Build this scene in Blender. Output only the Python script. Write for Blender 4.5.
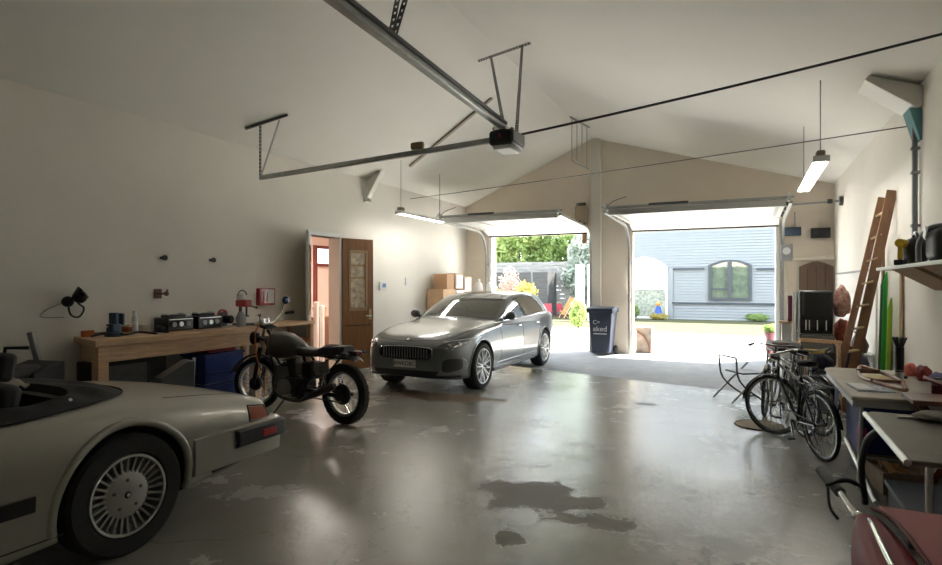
import bpy, bmesh, math, random
from mathutils import Vector, Matrix, noise
from mathutils.bvhtree import BVHTree
for o in list(bpy.data.objects): bpy.data.objects.remove(o)
sc = bpy.context.scene; COL = sc.collection
PI = math.pi
# ---------------- camera, world, sun, exposure ----------------
cd = bpy.data.cameras.new('camera'); cam = bpy.data.objects.new('camera', cd); COL.objects.link(cam)
cd.sensor_width = 36; cd.lens = 585/942*36; cd.clip_start = .05; cd.clip_end = 300
cd.shift_y = 2.5/942
cam.location = (0, 0, 1.6); cam.rotation_euler = (PI/2, 0, math.atan2(.427, .904))
sc.camera = cam
w = bpy.data.worlds.new('world'); sc.world = w; w.use_nodes = True
bg = w.node_tree.nodes['Background']; bg.inputs[0].default_value = (.82, .91, 1, 1); bg.inputs[1].default_value = 3.6
sd = bpy.data.lights.new('sun', 'SUN'); sd.energy = 25; sd.angle = .02; sd.color = (1, .93, .82)
sun = bpy.data.objects.new('sun', sd); COL.objects.link(sun)
sun.rotation_euler = Vector((-1.15, -1.2, -2.85)).to_track_quat('-Z', 'Y').to_euler()
for nm, x0, x1 in (('portal', -6.05, -3.45), ('portal', -2.42, .6)):
    ld = bpy.data.lights.new(nm, 'AREA'); ld.shape = 'RECTANGLE'; ld.size = x1-x0; ld.size_y = 2.9
    ld.cycles.is_portal = True
    lo = bpy.data.objects.new(nm, ld); COL.objects.link(lo); lo.location = ((x0+x1)/2, 14.1, 1.45); lo.rotation_euler = (PI/2, 0, PI)
vs = sc.view_settings; vs.view_transform = 'Standard'; vs.look = 'None'; vs.gamma = 1; vs.exposure = 0.92; vs.use_curve_mapping = False
sc.cycles.max_bounces = 10; sc.cycles.diffuse_bounces = 7; sc.cycles.glossy_bounces = 4; sc.cycles.sample_clamp_indirect = 6
# ---------------- helpers ----------------
_m = {}
def M(name, col, rough=.6, metal=0, var=0, scale=6, bump=0, bscale=None, emit=0, coat=0, spec=.5, col2=None, alpha=1, trans=0, stretch=None):
    if name in _m: return _m[name]
    m = bpy.data.materials.new(name); m.use_nodes = True; _m[name] = m
    nt = m.node_tree; b = nt.nodes['Principled BSDF']; L = nt.links.new
    c = tuple(col)+(1,)
    b.inputs['Base Color'].default_value = c; b.inputs['Roughness'].default_value = rough; b.inputs['Metallic'].default_value = metal
    b.inputs['Specular IOR Level'].default_value = spec
    b.inputs['Coat Weight'].default_value = coat; b.inputs['Coat Roughness'].default_value = .05
    b.inputs['Alpha'].default_value = alpha; b.inputs['Transmission Weight'].default_value = trans
    if emit:
        b.inputs['Emission Color'].default_value = c; b.inputs['Emission Strength'].default_value = emit
    if var or bump or col2:
        tc = nt.nodes.new('ShaderNodeTexCoord'); mp = nt.nodes.new('ShaderNodeMapping'); L(tc.outputs['Object'], mp.inputs[0])
        if stretch: mp.inputs['Scale'].default_value = stretch
        n = nt.nodes.new('ShaderNodeTexNoise'); n.inputs['Scale'].default_value = scale; n.inputs['Detail'].default_value = 6; n.inputs['Roughness'].default_value = .6
        L(mp.outputs[0], n.inputs[0])
        if var or col2:
            r = nt.nodes.new('ShaderNodeValToRGB'); r.color_ramp.elements[0].position = .3; r.color_ramp.elements[1].position = .7
            c2 = tuple(col2)+(1,) if col2 else tuple(min(1, v*(1+var)) for v in col)+(1,)
            c1 = c if col2 else tuple(v*(1-var) for v in col)+(1,)
            r.color_ramp.elements[0].color = c1; r.color_ramp.elements[1].color = c2
            L(n.outputs[0], r.inputs[0]); L(r.outputs[0], b.inputs['Base Color'])
        if bump:
            n2 = nt.nodes.new('ShaderNodeTexNoise'); n2.inputs['Scale'].default_value = bscale or scale; n2.inputs['Detail'].default_value = 4
            L(mp.outputs[0], n2.inputs[0])
            bp = nt.nodes.new('ShaderNodeBump'); bp.inputs['Strength'].default_value = bump; bp.inputs['Distance'].default_value = .01
            L(n2.outputs[0], bp.inputs['Height']); L(bp.outputs[0], b.inputs['Normal'])
    return m
def V(*a): return Vector(a)
class MB:
    def __init__(s): s.v = []; s.f = []
    def add(s, vs_, fs):
        k = len(s.v); s.v += [Vector(v) for v in vs_]; s.f += [tuple(i+k for i in f) for f in fs]; return s
    def box(s, a, b, mat=None):       # two corners
        x0, y0, z0 = a; x1, y1, z1 = b
        vs_ = [V(x, y, z) for x in (x0, x1) for y in (y0, y1) for z in (z0, z1)]
        if mat: vs_ = [mat @ v for v in vs_]
        return s.add(vs_, [(0, 1, 3, 2), (4, 6, 7, 5), (0, 4, 5, 1), (2, 3, 7, 6), (0, 2, 6, 4), (1, 5, 7, 3)])
    def cbox(s, c, d, rz=0, rx=0, ry=0):   # centre, dims, rotation
        m = Matrix.Translation(c) @ Matrix.Rotation(rz, 4, 'Z') @ Matrix.Rotation(ry, 4, 'Y') @ Matrix.Rotation(rx, 4, 'X')
        return s.box((-d[0]/2, -d[1]/2, -d[2]/2), (d[0]/2, d[1]/2, d[2]/2), m)
    def bar(s, a, b, wd, h, up=(0, 0, 1)):      # beam from a to b with a rectangular section
        a = Vector(a); b = Vector(b); d = (b-a); L = d.length; d.normalize(); u = Vector(up)
        sd_ = d.cross(u)
        if sd_.length < 1e-4: sd_ = d.cross(V(1, 0, 0))
        sd_.normalize(); u = sd_.cross(d)
        m = Matrix(((d.x, sd_.x, u.x, a.x), (d.y, sd_.y, u.y, a.y), (d.z, sd_.z, u.z, a.z), (0, 0, 0, 1)))
        return s.box((0, -wd/2, -h/2), (L, wd/2, h/2), m)
    def tube(s, pts, r, n=8, closed=False, caps=True):
        pts = [Vector(p) for p in pts]; N = len(pts); rs = r if isinstance(r, (list, tuple)) else [r]*N
        T = []
        for i in range(N):
            if closed: t = pts[(i+1) % N]-pts[i-1]
            else: t = pts[min(i+1, N-1)]-pts[max(i-1, 0)]
            T.append(t.normalized())
        u = T[0].orthogonal().normalized(); k = len(s.v)
        for i in range(N):
            if i: u = (u - T[i]*u.dot(T[i]));  u = u.normalized() if u.length > 1e-6 else T[i].orthogonal().normalized()
            w_ = T[i].cross(u)
            for j in range(n):
                a = 2*PI*j/n; s.v.append(pts[i]+(u*math.cos(a)+w_*math.sin(a))*rs[i])
        M_ = N if closed else N-1
        for i in range(M_):
            for j in range(n):
                a0 = k+i*n+j; a1 = k+i*n+(j+1) % n; b0 = k+((i+1) % N)*n+j; b1 = k+((i+1) % N)*n+(j+1) % n
                s.f.append((a0, a1, b1, b0))
        if caps and not closed:
            s.f.append(tuple(k+j for j in range(n))[::-1]); s.f.append(tuple(k+(N-1)*n+j for j in range(n)))
        return s
    def lathe(s, prof, c=(0, 0, 0), axis='Z', n=32, m=None, caps=False):   # prof: (r, h) list
        k = len(s.v); c = Vector(c)
        for (r, h) in prof:
            for j in range(n):
                a = 2*PI*j/n; x, y = r*math.cos(a), r*math.sin(a)
                p = V(x, y, h) if axis == 'Z' else (V(x, h, y) if axis == 'Y' else V(h, x, y))
                s.v.append((m @ (c+p)) if m else c+p)
        for i in range(len(prof)-1):
            for j in range(n):
                s.f.append((k+i*n+j, k+i*n+(j+1) % n, k+(i+1)*n+(j+1) % n, k+(i+1)*n+j))
        if caps and prof[0][0] > 1e-5: s.f.append(tuple(k+j for j in range(n))[::-1])
        if caps and prof[-1][0] > 1e-5: s.f.append(tuple(k+(len(prof)-1)*n+j for j in range(n)))
        return s
    def cyl(s, a, b, r, n=16, r2=None): return s.tube([a, b], [r, r if r2 is None else r2], n)
    def ball(s, c, r, n=12, sc_=(1, 1, 1)):
        k = len(s.v); c = Vector(c)
        for i in range(n+1):
            th = PI*i/n
            for j in range(n*2):
                ph = PI*j/n; s.v.append(c+V(r*sc_[0]*math.sin(th)*math.cos(ph), r*sc_[1]*math.sin(th)*math.sin(ph), r*sc_[2]*math.cos(th)))
        for i in range(n):
            for j in range(2*n):
                s.f.append((k+i*2*n+j, k+(i+1)*2*n+j, k+(i+1)*2*n+(j+1) % (2*n), k+i*2*n+(j+1) % (2*n)))
        return s
    def prism(s, poly, a, b, plane='XZ'):   # polygon in a plane, extruded along the third axis from a to b
        n = len(poly)
        def P(p, t): return V(p[0], t, p[1]) if plane == 'XZ' else (V(t, p[0], p[1]) if plane == 'YZ' else V(p[0], p[1], t))
        return s.add([P(p, a) for p in poly]+[P(p, b) for p in poly],
                     [tuple(range(n))[::-1], tuple(range(n, 2*n))]+[(i, (i+1) % n, n+(i+1) % n, n+i) for i in range(n)])
    def build(s, name, mat, parent=None, bevel=0, smooth=None, sub=0, solid=0, seg=2, recalc=True):
        me = bpy.data.meshes.new(name); me.from_pydata([tuple(v) for v in s.v], [], s.f)
        if recalc:
            bm = bmesh.new(); bm.from_mesh(me); bmesh.ops.remove_doubles(bm, verts=bm.verts, dist=1e-5); bmesh.ops.recalc_face_normals(bm, faces=bm.faces); bm.to_mesh(me); bm.free()
        o = bpy.data.objects.new(name, me); COL.objects.link(o)
        for mm in (mat if isinstance(mat, (list, tuple)) else [mat]): me.materials.append(mm)
        if parent: o.parent = parent
        if smooth is not None or bevel:
            me.polygons.foreach_set('use_smooth', [True]*len(me.polygons)); me.set_sharp_from_angle(angle=math.radians(smooth or 35))
        if solid:
            md = o.modifiers.new('s', 'SOLIDIFY'); md.thickness = solid; md.offset = -1
        if bevel:
            md = o.modifiers.new('b', 'BEVEL'); md.width = bevel; md.segments = seg; md.limit_method = 'ANGLE'; md.angle_limit = .6
        if sub:
            md = o.modifiers.new('u', 'SUBSURF'); md.levels = sub; md.render_levels = sub
        return o
def tag(o, label=None, cat=None, group=None, kind=None):
    if label: o['label'] = label
    if cat: o['category'] = cat
    if group: o['group'] = group
    if kind: o['kind'] = kind
    return o
def struct(o): o['kind'] = 'structure'; return o
def empty(name, loc=(0, 0, 0), rz=0, label=None, cat=None, group=None, rot=None):
    o = bpy.data.objects.new(name, None); COL.objects.link(o); o.location = loc; o.rotation_euler = rot or (0, 0, rz); o.empty_display_size = .1
    return tag(o, label, cat, group)
def copy_tree(o, parent=None):
    kids = list(o.children)
    c = o.copy(); COL.objects.link(c)
    if parent: c.parent = parent
    for k in kids: copy_tree(k, c)
    return c
def arc(c, r, a0, a1, n=12, plane='XZ', r2=None):
    out = []
    for i in range(n+1):
        a = math.radians(a0+(a1-a0)*i/n); p, q = r*math.cos(a), (r2 or r)*math.sin(a)
        out.append(V(c[0]+p, c[1], c[2]+q) if plane == 'XZ' else (V(c[0], c[1]+p, c[2]+q) if plane == 'YZ' else V(c[0]+p, c[1]+q, c[2])))
    return out
def cr(P, t):
    n = len(P)-1; i = min(int(t), n-1); f = t-i
    p1, p2 = Vector(P[i]), Vector(P[i+1]); p0 = Vector(P[i-1]) if i else p1*2-p2; p3 = Vector(P[i+2]) if i+2 <= n else p2*2-p1
    return .5*((2*p1)+(p2-p0)*f+(2*p0-5*p1+4*p2-p3)*f*f+(3*p1-p0-3*p2+p3)*f**3)
def spline(P, n): return [cr(P, (len(P)-1)*i/n) for i in range(n+1)]
def ceil_z(x): return 5.13+.4307*(x+3.36) if x < -3.36 else 3.67+.2938*(1.61-x)
def apply_mods(o):
    dg = bpy.context.evaluated_depsgraph_get(); me = bpy.data.meshes.new_from_object(o.evaluated_get(dg)); o.modifiers.clear(); o.data = me
# ---------------- materials ----------------
cream = M('cream_plaster', (.76, .68, .58), .85, var=.04, scale=1.2, bump=.08, bscale=60)
leftp = M('left_plaster', (.80, .77, .71), .85, var=.04, scale=.9, bump=.08, bscale=60)
white = M('white_plaster', (.86, .85, .80), .8, var=.02, scale=1, bump=.05, bscale=50)
wpaint = M('white_paint', (.80, .80, .77), .4, var=.03)
steel = M('galvanised_steel', (.42, .43, .42), .42, .85, var=.12, scale=12)
dsteel = M('dark_steel', (.10, .105, .10), .45, .6, var=.15, scale=15)
chrome = M('chrome', (.8, .8, .8), .12, 1)
black = M('black_plastic', (.015, .015, .017), .45)
gblack = M('gloss_black', (.01, .01, .012), .15, coat=.5)
rubber = M('rubber', (.018, .018, .018), .8, var=.2, scale=20)
pine = M('pine_wood', (.60, .39, .23), .55, var=.22, scale=5, stretch=(8, .8, 8), bump=.1)
dwood = M('brown_wood', (.20, .085, .04), .5, var=.25, scale=5, stretch=(1, 8, 8))
bluep = M('blue_plastic', (.012, .04, .24), .4)
redp = M('red_paint', (.42, .02, .02), .3, coat=.4)
greyp = M('grey_plastic', (.30, .31, .32), .5)
glassd = M('dark_glass', (.03, .035, .035), .05, spec=.9, coat=1)
whitep = M('white_plastic', (.75, .76, .76), .4)
card = M('cardboard', (.50, .33, .20), .85, var=.08)
alu = M('aluminium', (.62, .63, .62), .35, 1)
def floor_mat():
    m = bpy.data.materials.new('sealed_concrete'); m.use_nodes = True; nt = m.node_tree; b = nt.nodes['Principled BSDF']; L = nt.links.new; N = nt.nodes.new
    tc = N('ShaderNodeTexCoord')
    def nz(scale, det=6, rough=.6, off=(0, 0, 0), st=(1, 1, 1)):
        mp = N('ShaderNodeMapping'); mp.inputs[1].default_value = off; mp.inputs[3].default_value = st; L(tc.outputs['Object'], mp.inputs[0])
        n = N('ShaderNodeTexNoise'); n.inputs['Scale'].default_value = scale; n.inputs['Detail'].default_value = det; n.inputs['Roughness'].default_value = rough; L(mp.outputs[0], n.inputs[0]); return n
    def ramp(src, p0, p1, c0, c1):
        r = N('ShaderNodeValToRGB'); r.color_ramp.elements[0].position = p0; r.color_ramp.elements[1].position = p1
        r.color_ramp.elements[0].color = c0; r.color_ramp.elements[1].color = c1; L(src, r.inputs[0]); return r
    def mix(fac, a, bcol):
        x = N('ShaderNodeMix'); x.data_type = 'RGBA'
        L(fac, x.inputs[0]); L(a, x.inputs[6])
        if isinstance(bcol, tuple): x.inputs[7].default_value = bcol
        else: L(bcol, x.inputs[7])
        return x.outputs[2]
    base = ramp(nz(.9, 8, .65).outputs[0], .3, .72, (.27, .262, .225, 1), (.37, .365, .335, 1)).outputs[0]
    st = ramp(nz(1.7, 5, .7, (3, 1, 0), (1, .5, 1)).outputs[0], .55, .75, (0, 0, 0, 1), (.18, .18, .18, 1)).outputs[0]
    c = mix(st, base, (.22, .19, .14, 1))
    # worn patch where the sealer has come off, and the small brown ones near it
    masks = []; pm = N('ShaderNodeMapping'); L(tc.outputs['Object'], pm.inputs[0])
    pn = nz(3.2, 8, .65, (5, 2, 0)); wn = N('ShaderNodeMath'); wn.operation = 'MULTIPLY_ADD'; wn.inputs[1].default_value = .95
    def blob(cx, cy, rx, ry):
        mp = N('ShaderNodeMapping'); mp.vector_type = 'POINT'; mp.inputs[1].default_value = (-cx/rx, -cy/ry, 0); mp.inputs[3].default_value = (1/rx, 1/ry, 0); L(tc.outputs['Object'], mp.inputs[0])
        ln = N('ShaderNodeVectorMath'); ln.operation = 'LENGTH'; L(mp.outputs[0], ln.inputs[0])
        a = N('ShaderNodeMath'); a.operation = 'MULTIPLY_ADD'; a.inputs[1].default_value = 3.2; L(pn.outputs[0], a.inputs[0]); L(ln.outputs[1], a.inputs[2])
        return ramp(a.outputs[0], 0.0, 1.0, (1, 1, 1, 1), (0, 0, 0, 1)), a
    for cx, cy, rx, ry, cc in ((-1.5, 4.2, .52, .36, (.12, .095, .065, 1)), (-.93, 3.97, .26, .15, (.12, .095, .065, 1)), (-1.37, 3.44, .13, .12, (.09, .075, .035, 1)), (-3.95, 7.4, .85, .32, (.22, .14, .075, 1)), (-1.1, 4.25, .22, .12, (.12, .095, .065, 1)), (-1.25, 8.1, .13, .1, (.08, .07, .06, 1))):
        r, a = blob(cx, cy, rx, ry)
        r.color_ramp.elements[0].position = .97*.5+.25; r.color_ramp.elements[1].position = .97
        # a ranges 0.9 (noise mean) at the centre; the ramp works on a/2
        h = N('ShaderNodeMath'); h.operation = 'MULTIPLY'; h.inputs[1].default_value = .35; L(a.outputs[0], h.inputs[0]); L(h.outputs[0], r.inputs[0])
        r.color_ramp.elements[0].position = .84; r.color_ramp.elements[1].position = .89
        c = mix(r.outputs[0], c, cc); masks.append(r.outputs[0])
    vo = N('ShaderNodeTexVoronoi'); vo.feature = 'DISTANCE_TO_EDGE'; vo.inputs['Scale'].default_value = .55
    dn = nz(1.5, 5); mv = N('ShaderNodeVectorMath'); mv.operation = 'ADD'; L(tc.outputs['Object'], mv.inputs[0]); L(dn.outputs[1], mv.inputs[1]); L(mv.outputs[0], vo.inputs[0])
    ck = ramp(vo.outputs[0], 0, .006, (.5, .5, .5, 1), (0, 0, 0, 1)).outputs[0]
    c = mix(ck, c, (.12, .11, .09, 1))
    sp = ramp(nz(26, 3, .5).outputs[0], .72, .76, (0, 0, 0, 1), (.6, .6, .6, 1)).outputs[0]
    c = mix(sp, c, (.14, .13, .11, 1))
    L(c, b.inputs['Base Color'])
    rr = ramp(nz(1.3, 8, .7, (9, 4, 0)).outputs[0], .35, .7, (.15, .15, .15, 1), (.33, .33, .33, 1)); ro_ = rr.outputs[0]
    for mk in masks: ro_ = mix(mk, ro_, (.55, .55, .55, 1))
    L(ro_, b.inputs['Roughness'])
    b.inputs['Specular IOR Level'].default_value = 1.0
    bp = N('ShaderNodeBump'); bp.inputs['Strength'].default_value = .3; bp.inputs['Distance'].default_value = .01; L(nz(14, 8, .7).outputs[0], bp.inputs['Height']); L(bp.outputs[0], b.inputs['Normal'])
    return m
concrete = floor_mat()
# ---------------- the shell ----------------
XL, XR, YB, YN = -6.75, 1.61, 14.0, -3.0
def fy(x): return 9.57-.29*(x-.05)
struct(MB().prism([(XL, YN), (XR, YN), (XR, fy(XR)), (XL, fy(XL))], -.15, 0, 'XY').build('floor', concrete))
apron = M('rough_grey_apron', (.27, .28, .295), .75, var=.15, scale=4, bump=.5, bscale=30)
struct(MB().prism([(XL, fy(XL)), (XR, fy(XR)), (XR, YB+.3), (XL, YB+.3)], -.15, -.004, 'XY').build('floor', apron))
T = .2; DY0, DY1, DZ = 7.85, 8.62, 2.46
wl = MB(); wl.box((XL-T, YN, 0), (XL, DY0, 3.8)); wl.box((XL-T, DY1, 0), (XL, YB+T, 3.8)); wl.box((XL-T, DY0, DZ), (XL, DY1, 3.8))
struct(wl.build('wall_left', leftp))
struct(MB().box((XR, YN, 0), (XR+T, YB+T, 3.8)).build('wall_right', leftp))
struct(MB().prism([(XL-T, 0), (XR+T, 0), (XR+T, ceil_z(XR)), (-3.36, 5.2), (XL-T, ceil_z(XL))], YN-T, YN, 'XZ').build('wall_near', leftp))
DR = [(-6.05, -3.45, 2.85), (-2.42, .6, 2.85)]
wf = MB()
def wp(x0, x1, z0):
    xs = [x0]+([-3.36] if x0 < -3.36 < x1 else [])+[x1]
    wf.prism([(x0, z0), (x1, z0)]+[(x, ceil_z(x)+.05) for x in xs[::-1]], YB, YB+T, 'XZ')
wp(XL-T, -6.05, 0); wp(-6.05, -3.45, 2.85); wp(-3.45, -2.42, 0); wp(-2.42, .6, 2.85); wp(.6, XR+T, 0)
struct(wf.build('wall_far', cream))
struct(MB().prism([(XL-.3, ceil_z(XL-.3)), (-3.36, 5.13), (XR+.3, ceil_z(XR+.3)), (XR+.3, ceil_z(XR)+.25), (-3.36, 5.4), (XL-.3, ceil_z(XL)+.25)], YN-T, YB+T, 'XZ').build('ceiling', white))
# trims of the openings
tr = MB()
for x in (-6.05, .6): tr.box((x-.06 if x > 0 else x-.02, 13.93, 0), (x+.02 if x > 0 else x+.06, 14.22, 2.85))
struct(tr.build('trim_1', wpaint, bevel=.006))
struct(MB().box((XL, YN, 0), (XL+.015, DY0-.07, .1)).build('baseboard_left', wpaint))
struct(MB().box((XR-.015, YN, 0), (XR, YB, .1)).build('baseboard_right', wpaint))
# roof edge outside
struct(MB().prism([(XL-.6, ceil_z(XL)-.15), (-3.36, 5.42), (XR+.6, ceil_z(XR)), (XR+.6, ceil_z(XR)+.2), (-3.36, 5.65), (XL-.6, ceil_z(XL)+.1)], YN-.3, YB+.45, 'XZ').build('roof', dsteel))
# ---------------- outdoors ----------------
grass = M('sunlit_grass', (.066, .070, .042), .95, spec=0, var=.25, scale=3, bump=.6, bscale=40, col2=(.09, .09, .058))
drive = M('pale_driveway', (.68, .67, .64), .8, var=.06, scale=2)
soil = M('soil', (.14, .1, .07), .9, var=.2)
def gy(x): return max(16.5, 20.46-.32*(x+3.3))
struct(MB().prism([(-40, YB+.3), (20, YB+.3), (20, gy(20)), (-9, gy(-9)), (-40, gy(-9))], -.15, -.01, 'XY').build('driveway', drive))
tag(MB().prism([(-40, gy(-9)), (-9, gy(-9)), (20, gy(20)), (20, 60), (-40, 60)], -.15, 0.0, 'XY').build('lawn', grass), kind='structure')
siding = M('blue_grey_siding', (.165, .184, .194), .6, var=.04, scale=2)
side = MB()
prof = []
for k in range(44):
    prof += [(29.0-.012, k*.13), (29.0+.03, k*.13+.128)]
side.prism([(30.5, 0)]+prof+[(30.5, 44*.13)], -5.6, 9, 'YZ')
house = empty('neighbour_house', (0, 0, 0), label='pale blue clapboard house with a slate-blue arched window across the lawn', cat='house')
side.build('clapboard_wall', siding, house)
MB().prism([(29-.5, 5.6), (30.5, 7.2), (33, 7.2), (33, 5.5)], -6, 9.4, 'YZ').build('roof', dsteel, house)
wd_ = M('slate_blue_frame', (.014, .024, .034), .4)
wt = M('bright_white_trim', (.62, .64, .64), .5)
refl = M('glass_with_reflections', (.05, .07, .06), .03, spec=1, coat=1, var=.7, scale=3, col2=(.13, .16, .11))  # green mottling in the pane colour stands for reflected greenery
def archpoly(x0, x1, z0, z1, rise, n=12):
    return [(x0, z0), (x1, z0)]+[(x1+(x0-x1)*i/n, z1+rise*(1-(2*i/n-1)**2)) for i in range(n+1)]
def archframe(x0, x1, z0, z1, rise, wdt, y0, y1, mb):
    o_ = archpoly(x0, x1, z0, z1, rise); i_ = archpoly(x0+wdt, x1-wdt, z0+wdt, z1-wdt*.6, rise)
    n = len(o_)
    vs_ = [V(p[0], y0, p[1]) for p in o_]+[V(p[0], y0, p[1]) for p in i_]+[V(p[0], y1, p[1]) for p in o_]+[V(p[0], y1, p[1]) for p in i_]
    fs = []
    for i in range(n):
        j = (i+1) % n
        fs += [(i, j, n+j, n+i), (2*n+i, 2*n+j, 3*n+j, 3*n+i), (i, j, 2*n+j, 2*n+i), (n+i, n+j, 3*n+j, 3*n+i)]
    mb.add(vs_, fs)
fr = MB(); archframe(-1.62, .18, .9, 2.5, .24, .13, 28.9, 29.0, fr); fr.box((-.81, 28.88, 1.0), (-.63, 29, 2.65)); fr.box((-1.5, 28.92, 1.38), (-.8, 29, 1.46))
wf_ = fr.build('arched_window', wd_, house)
MB().prism(archpoly(-1.55, .11, .97, 2.45, .22), 28.96, 28.985, 'XZ').build('pane', refl, wf_)
t_ = MB(); t_.box((-3.35, 28.92, 0), (-3.17, 29, 2.4)); t_.box((-3.42, 28.9, 0), (-3.3, 29, 2.3)); t_.build('corner_boards', siding, house)
MB().box((-3.15, 28.9, 2.32), (-1.78, 29, 2.40)).box((.36, 28.9, 2.28), (3, 29, 2.36)).box((-3.2, 28.92, .72), (9, 29, .80)).build('siding_rail', wd_, house)
g_ = MB().prism(archpoly(-5.4, -3.5, 1.45, 2.45, .42), 28.9, 28.99, 'XZ').build('white_arched_panel', M('bright_panel', (.42, .41, .38), .6), house)
MB().box((-5.5, 28.9, 0), (-3.5, 28.99, 1.38)).build('stone_panel', M('pale_stone', (.22, .24, .2), .9, var=.5, scale=8), house)
t2 = MB(); archframe(-5.5, -3.4, 0, 2.45, .5, .1, 28.85, 29, t2); t2.box((-5.5, 28.86, 1.37), (-3.5, 28.99, 1.45)); t2.build('panel_frame', wt, house)
# leafy things
def leafmass(mb, c, r, n, s, seed, flat=.45, hollow=.6):
    rnd = random.Random(seed)
    for _ in range(n):
        d = V(rnd.gauss(0, 1), rnd.gauss(0, 1), rnd.gauss(0, 1)).normalized()
        k = (hollow+(1-hollow)*rnd.random())*(1+.35*noise.noise(d*2.3+V(seed, 0, 0)))
        p = Vector(c)+V(d.x*r[0], d.y*r[1], d.z*r[2])*k
        if p.z < .05: continue
        u = V(rnd.gauss(0, 1), rnd.gauss(0, 1), rnd.gauss(0, 1)).normalized(); v_ = u.orthogonal().normalized()
        a = s*(.6+.8*rnd.random())
        mb.add([p-u*a, p+v_*a*flat, p+u*a, p-v_*a*flat], [(0, 1, 2, 3)])
def lf(name, c, c2, tr_=.35):
    m = M(name, c, .6, col2=c2, scale=1.3)
    nt = m.node_tree; b = nt.nodes['Principled BSDF']; t = nt.nodes.new('ShaderNodeBsdfTranslucent'); x = nt.nodes.new('ShaderNodeMixShader'); x.inputs[0].default_value = tr_
    src = b.inputs['Base Color'].links[0].from_socket; nt.links.new(src, t.inputs[0])
    nt.links.new(b.outputs[0], x.inputs[1]); nt.links.new(t.outputs[0], x.inputs[2]); nt.links.new(x.outputs[0], nt.nodes['Material Output'].inputs[0]); return m
lg = lf('light_leaves', (.20, .29, .08), (.40, .48, .18), .5); dg_ = lf('mid_leaves', (.13, .21, .06), (.30, .40, .14), .5); sg = lf('silver_leaves', (.20, .26, .2), (.42, .46, .4))
yl = lf('yellow_leaves', (.24, .20, .04), (.34, .29, .08)); pk = lf('pink_leaves', (.30, .20, .16), (.42, .32, .27))
bark = M('bark', (.09, .07, .05), .9)
def tree(x, y, h, r, mat, label, seed, group=None):
    t = empty('leafy_tree', (x, y, 0), label=label, cat='tree', group=group)
    MB().tube([(0, 0, -.05), (.1, 0, h*.3), (0, .1, h*.7)], [.2, .15, .06], 8).build('trunk', bark, t, smooth=40)
    m = MB()
    rnd = random.Random(seed)
    leafmass(m, (0, 0, h*.55), (r*.85, r*.85, h*.42), 4200, .15, seed)
    for k in range(7):
        a = rnd.random()*6.28; leafmass(m, (math.cos(a)*r*.6, math.sin(a)*r*.6, h*(.3+.5*rnd.random())), (r*.45, r*.45, h*.16), 900, .14, seed+k+1)
    m.build('crown', mat, t, recalc=False)
tree(-15.5, 34, 7.5, 2.9, dg_, 'dark green tree furthest left behind the grey board fence', 1)
tree(-12.3, 32.5, 6.6, 2.5, lg, 'bright yellow-green tree above the left half of the board fence', 2)
tree(-9.4, 33, 7.6, 2.8, dg_, 'mid green tree above the middle of the board fence', 3)
tree(-7.6, 30.2, 4.6, 1.2, sg, 'silvery pale-leaved tree in front of the fence by the post', 4)
tree(-6.9, 35, 8, 2.8, lg, 'light green tree furthest right behind the board fence', 5)
fb = M('weathered_grey_boards', (.20, .195, .185), .85, var=.3, scale=2, stretch=(1, 1, 6))
fe = empty('board_fence', (-10, 29.9, 0), label='weathered grey horizontal board fence below the trees', cat='fence')
m = MB()
for k in range(13): m.box((-5, -.02, .05+k*.215), (4.4, .02, .25+k*.215))
m.build('boards', fb, fe)
for k in range(6): MB().box((-5+k*1.85, .02, 0), (-4.9+k*1.85, .1, 2.9)).build('post', fb, fe)
m = MB().box((-2.5, -1.6, 0), (.9, -.1, 2.25)); m.build('shed', M('dark_shed_boards', (.055, .055, .055), .9, var=.3, scale=3, stretch=(1, 1, 5)), fe)
tag(fe.children[-1], 'dark low shed front')
def bush(x, y, r, h, mat, label, seed, n=1500, s=.07, cat='bush'):
    t = empty('leafy_bush', (x, y, 0), label=label, cat=cat)
    MB().tube([(0, 0, -.03), (0, .02, h*.5)], [.04, .02], 6).build('stem', bark, t)
    m = MB(); leafmass(m, (0, 0, h*.52), (r, r, h*.5), n, s, seed, hollow=.4); m.build('foliage', mat, t, recalc=False)
bush(-8.05, 22.2, .5, 1.75, yl, 'bright yellow bush behind the grey car', 21, 2600)
bush(-8.95, 22.7, .5, 2.3, pk, 'pink-leaved bush beside the yellow bush', 22)
bush(-9.4, 21.8, .4, 1.7, dg_, 'dark green bush at the left edge of the open doorway', 23)
bush(-5.75, 21.6, .3, 1.05, lg, 'small yellow-green bush at the foot of the white post', 24)
bush(.4, 28.6, .48, .34, dg_, 'low dark green shrub against the blue house wall', 25, s=.05)
bush(-4.9, 28.3, .3, .75, dg_, 'small green plant beside the pale stone panel', 26, s=.05)
bush(-3.7, 28.2, .42, .28, yl, 'low yellow flowers under the garden figure', 27, s=.05)
f = empty('garden_figure', (-3.75, 28.35, .1), label='small garden figure in blue with an orange head beside the house', cat='garden figure')
MB().lathe([(.0, 0), (.2, 0), (.14, .3), (.1, .5), (.0, .52)], n=16).build('body', M('blue_cloth', (.02, .06, .3), .7), f, smooth=50)
MB().ball((0, 0, .62), .11, 8).build('head', M('orange_paint', (.6, .2, .05), .6), f, smooth=60)
MB().box((-.25, -.1, -.1), (.25, .1, 0)).build('base', soil, f)
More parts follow.
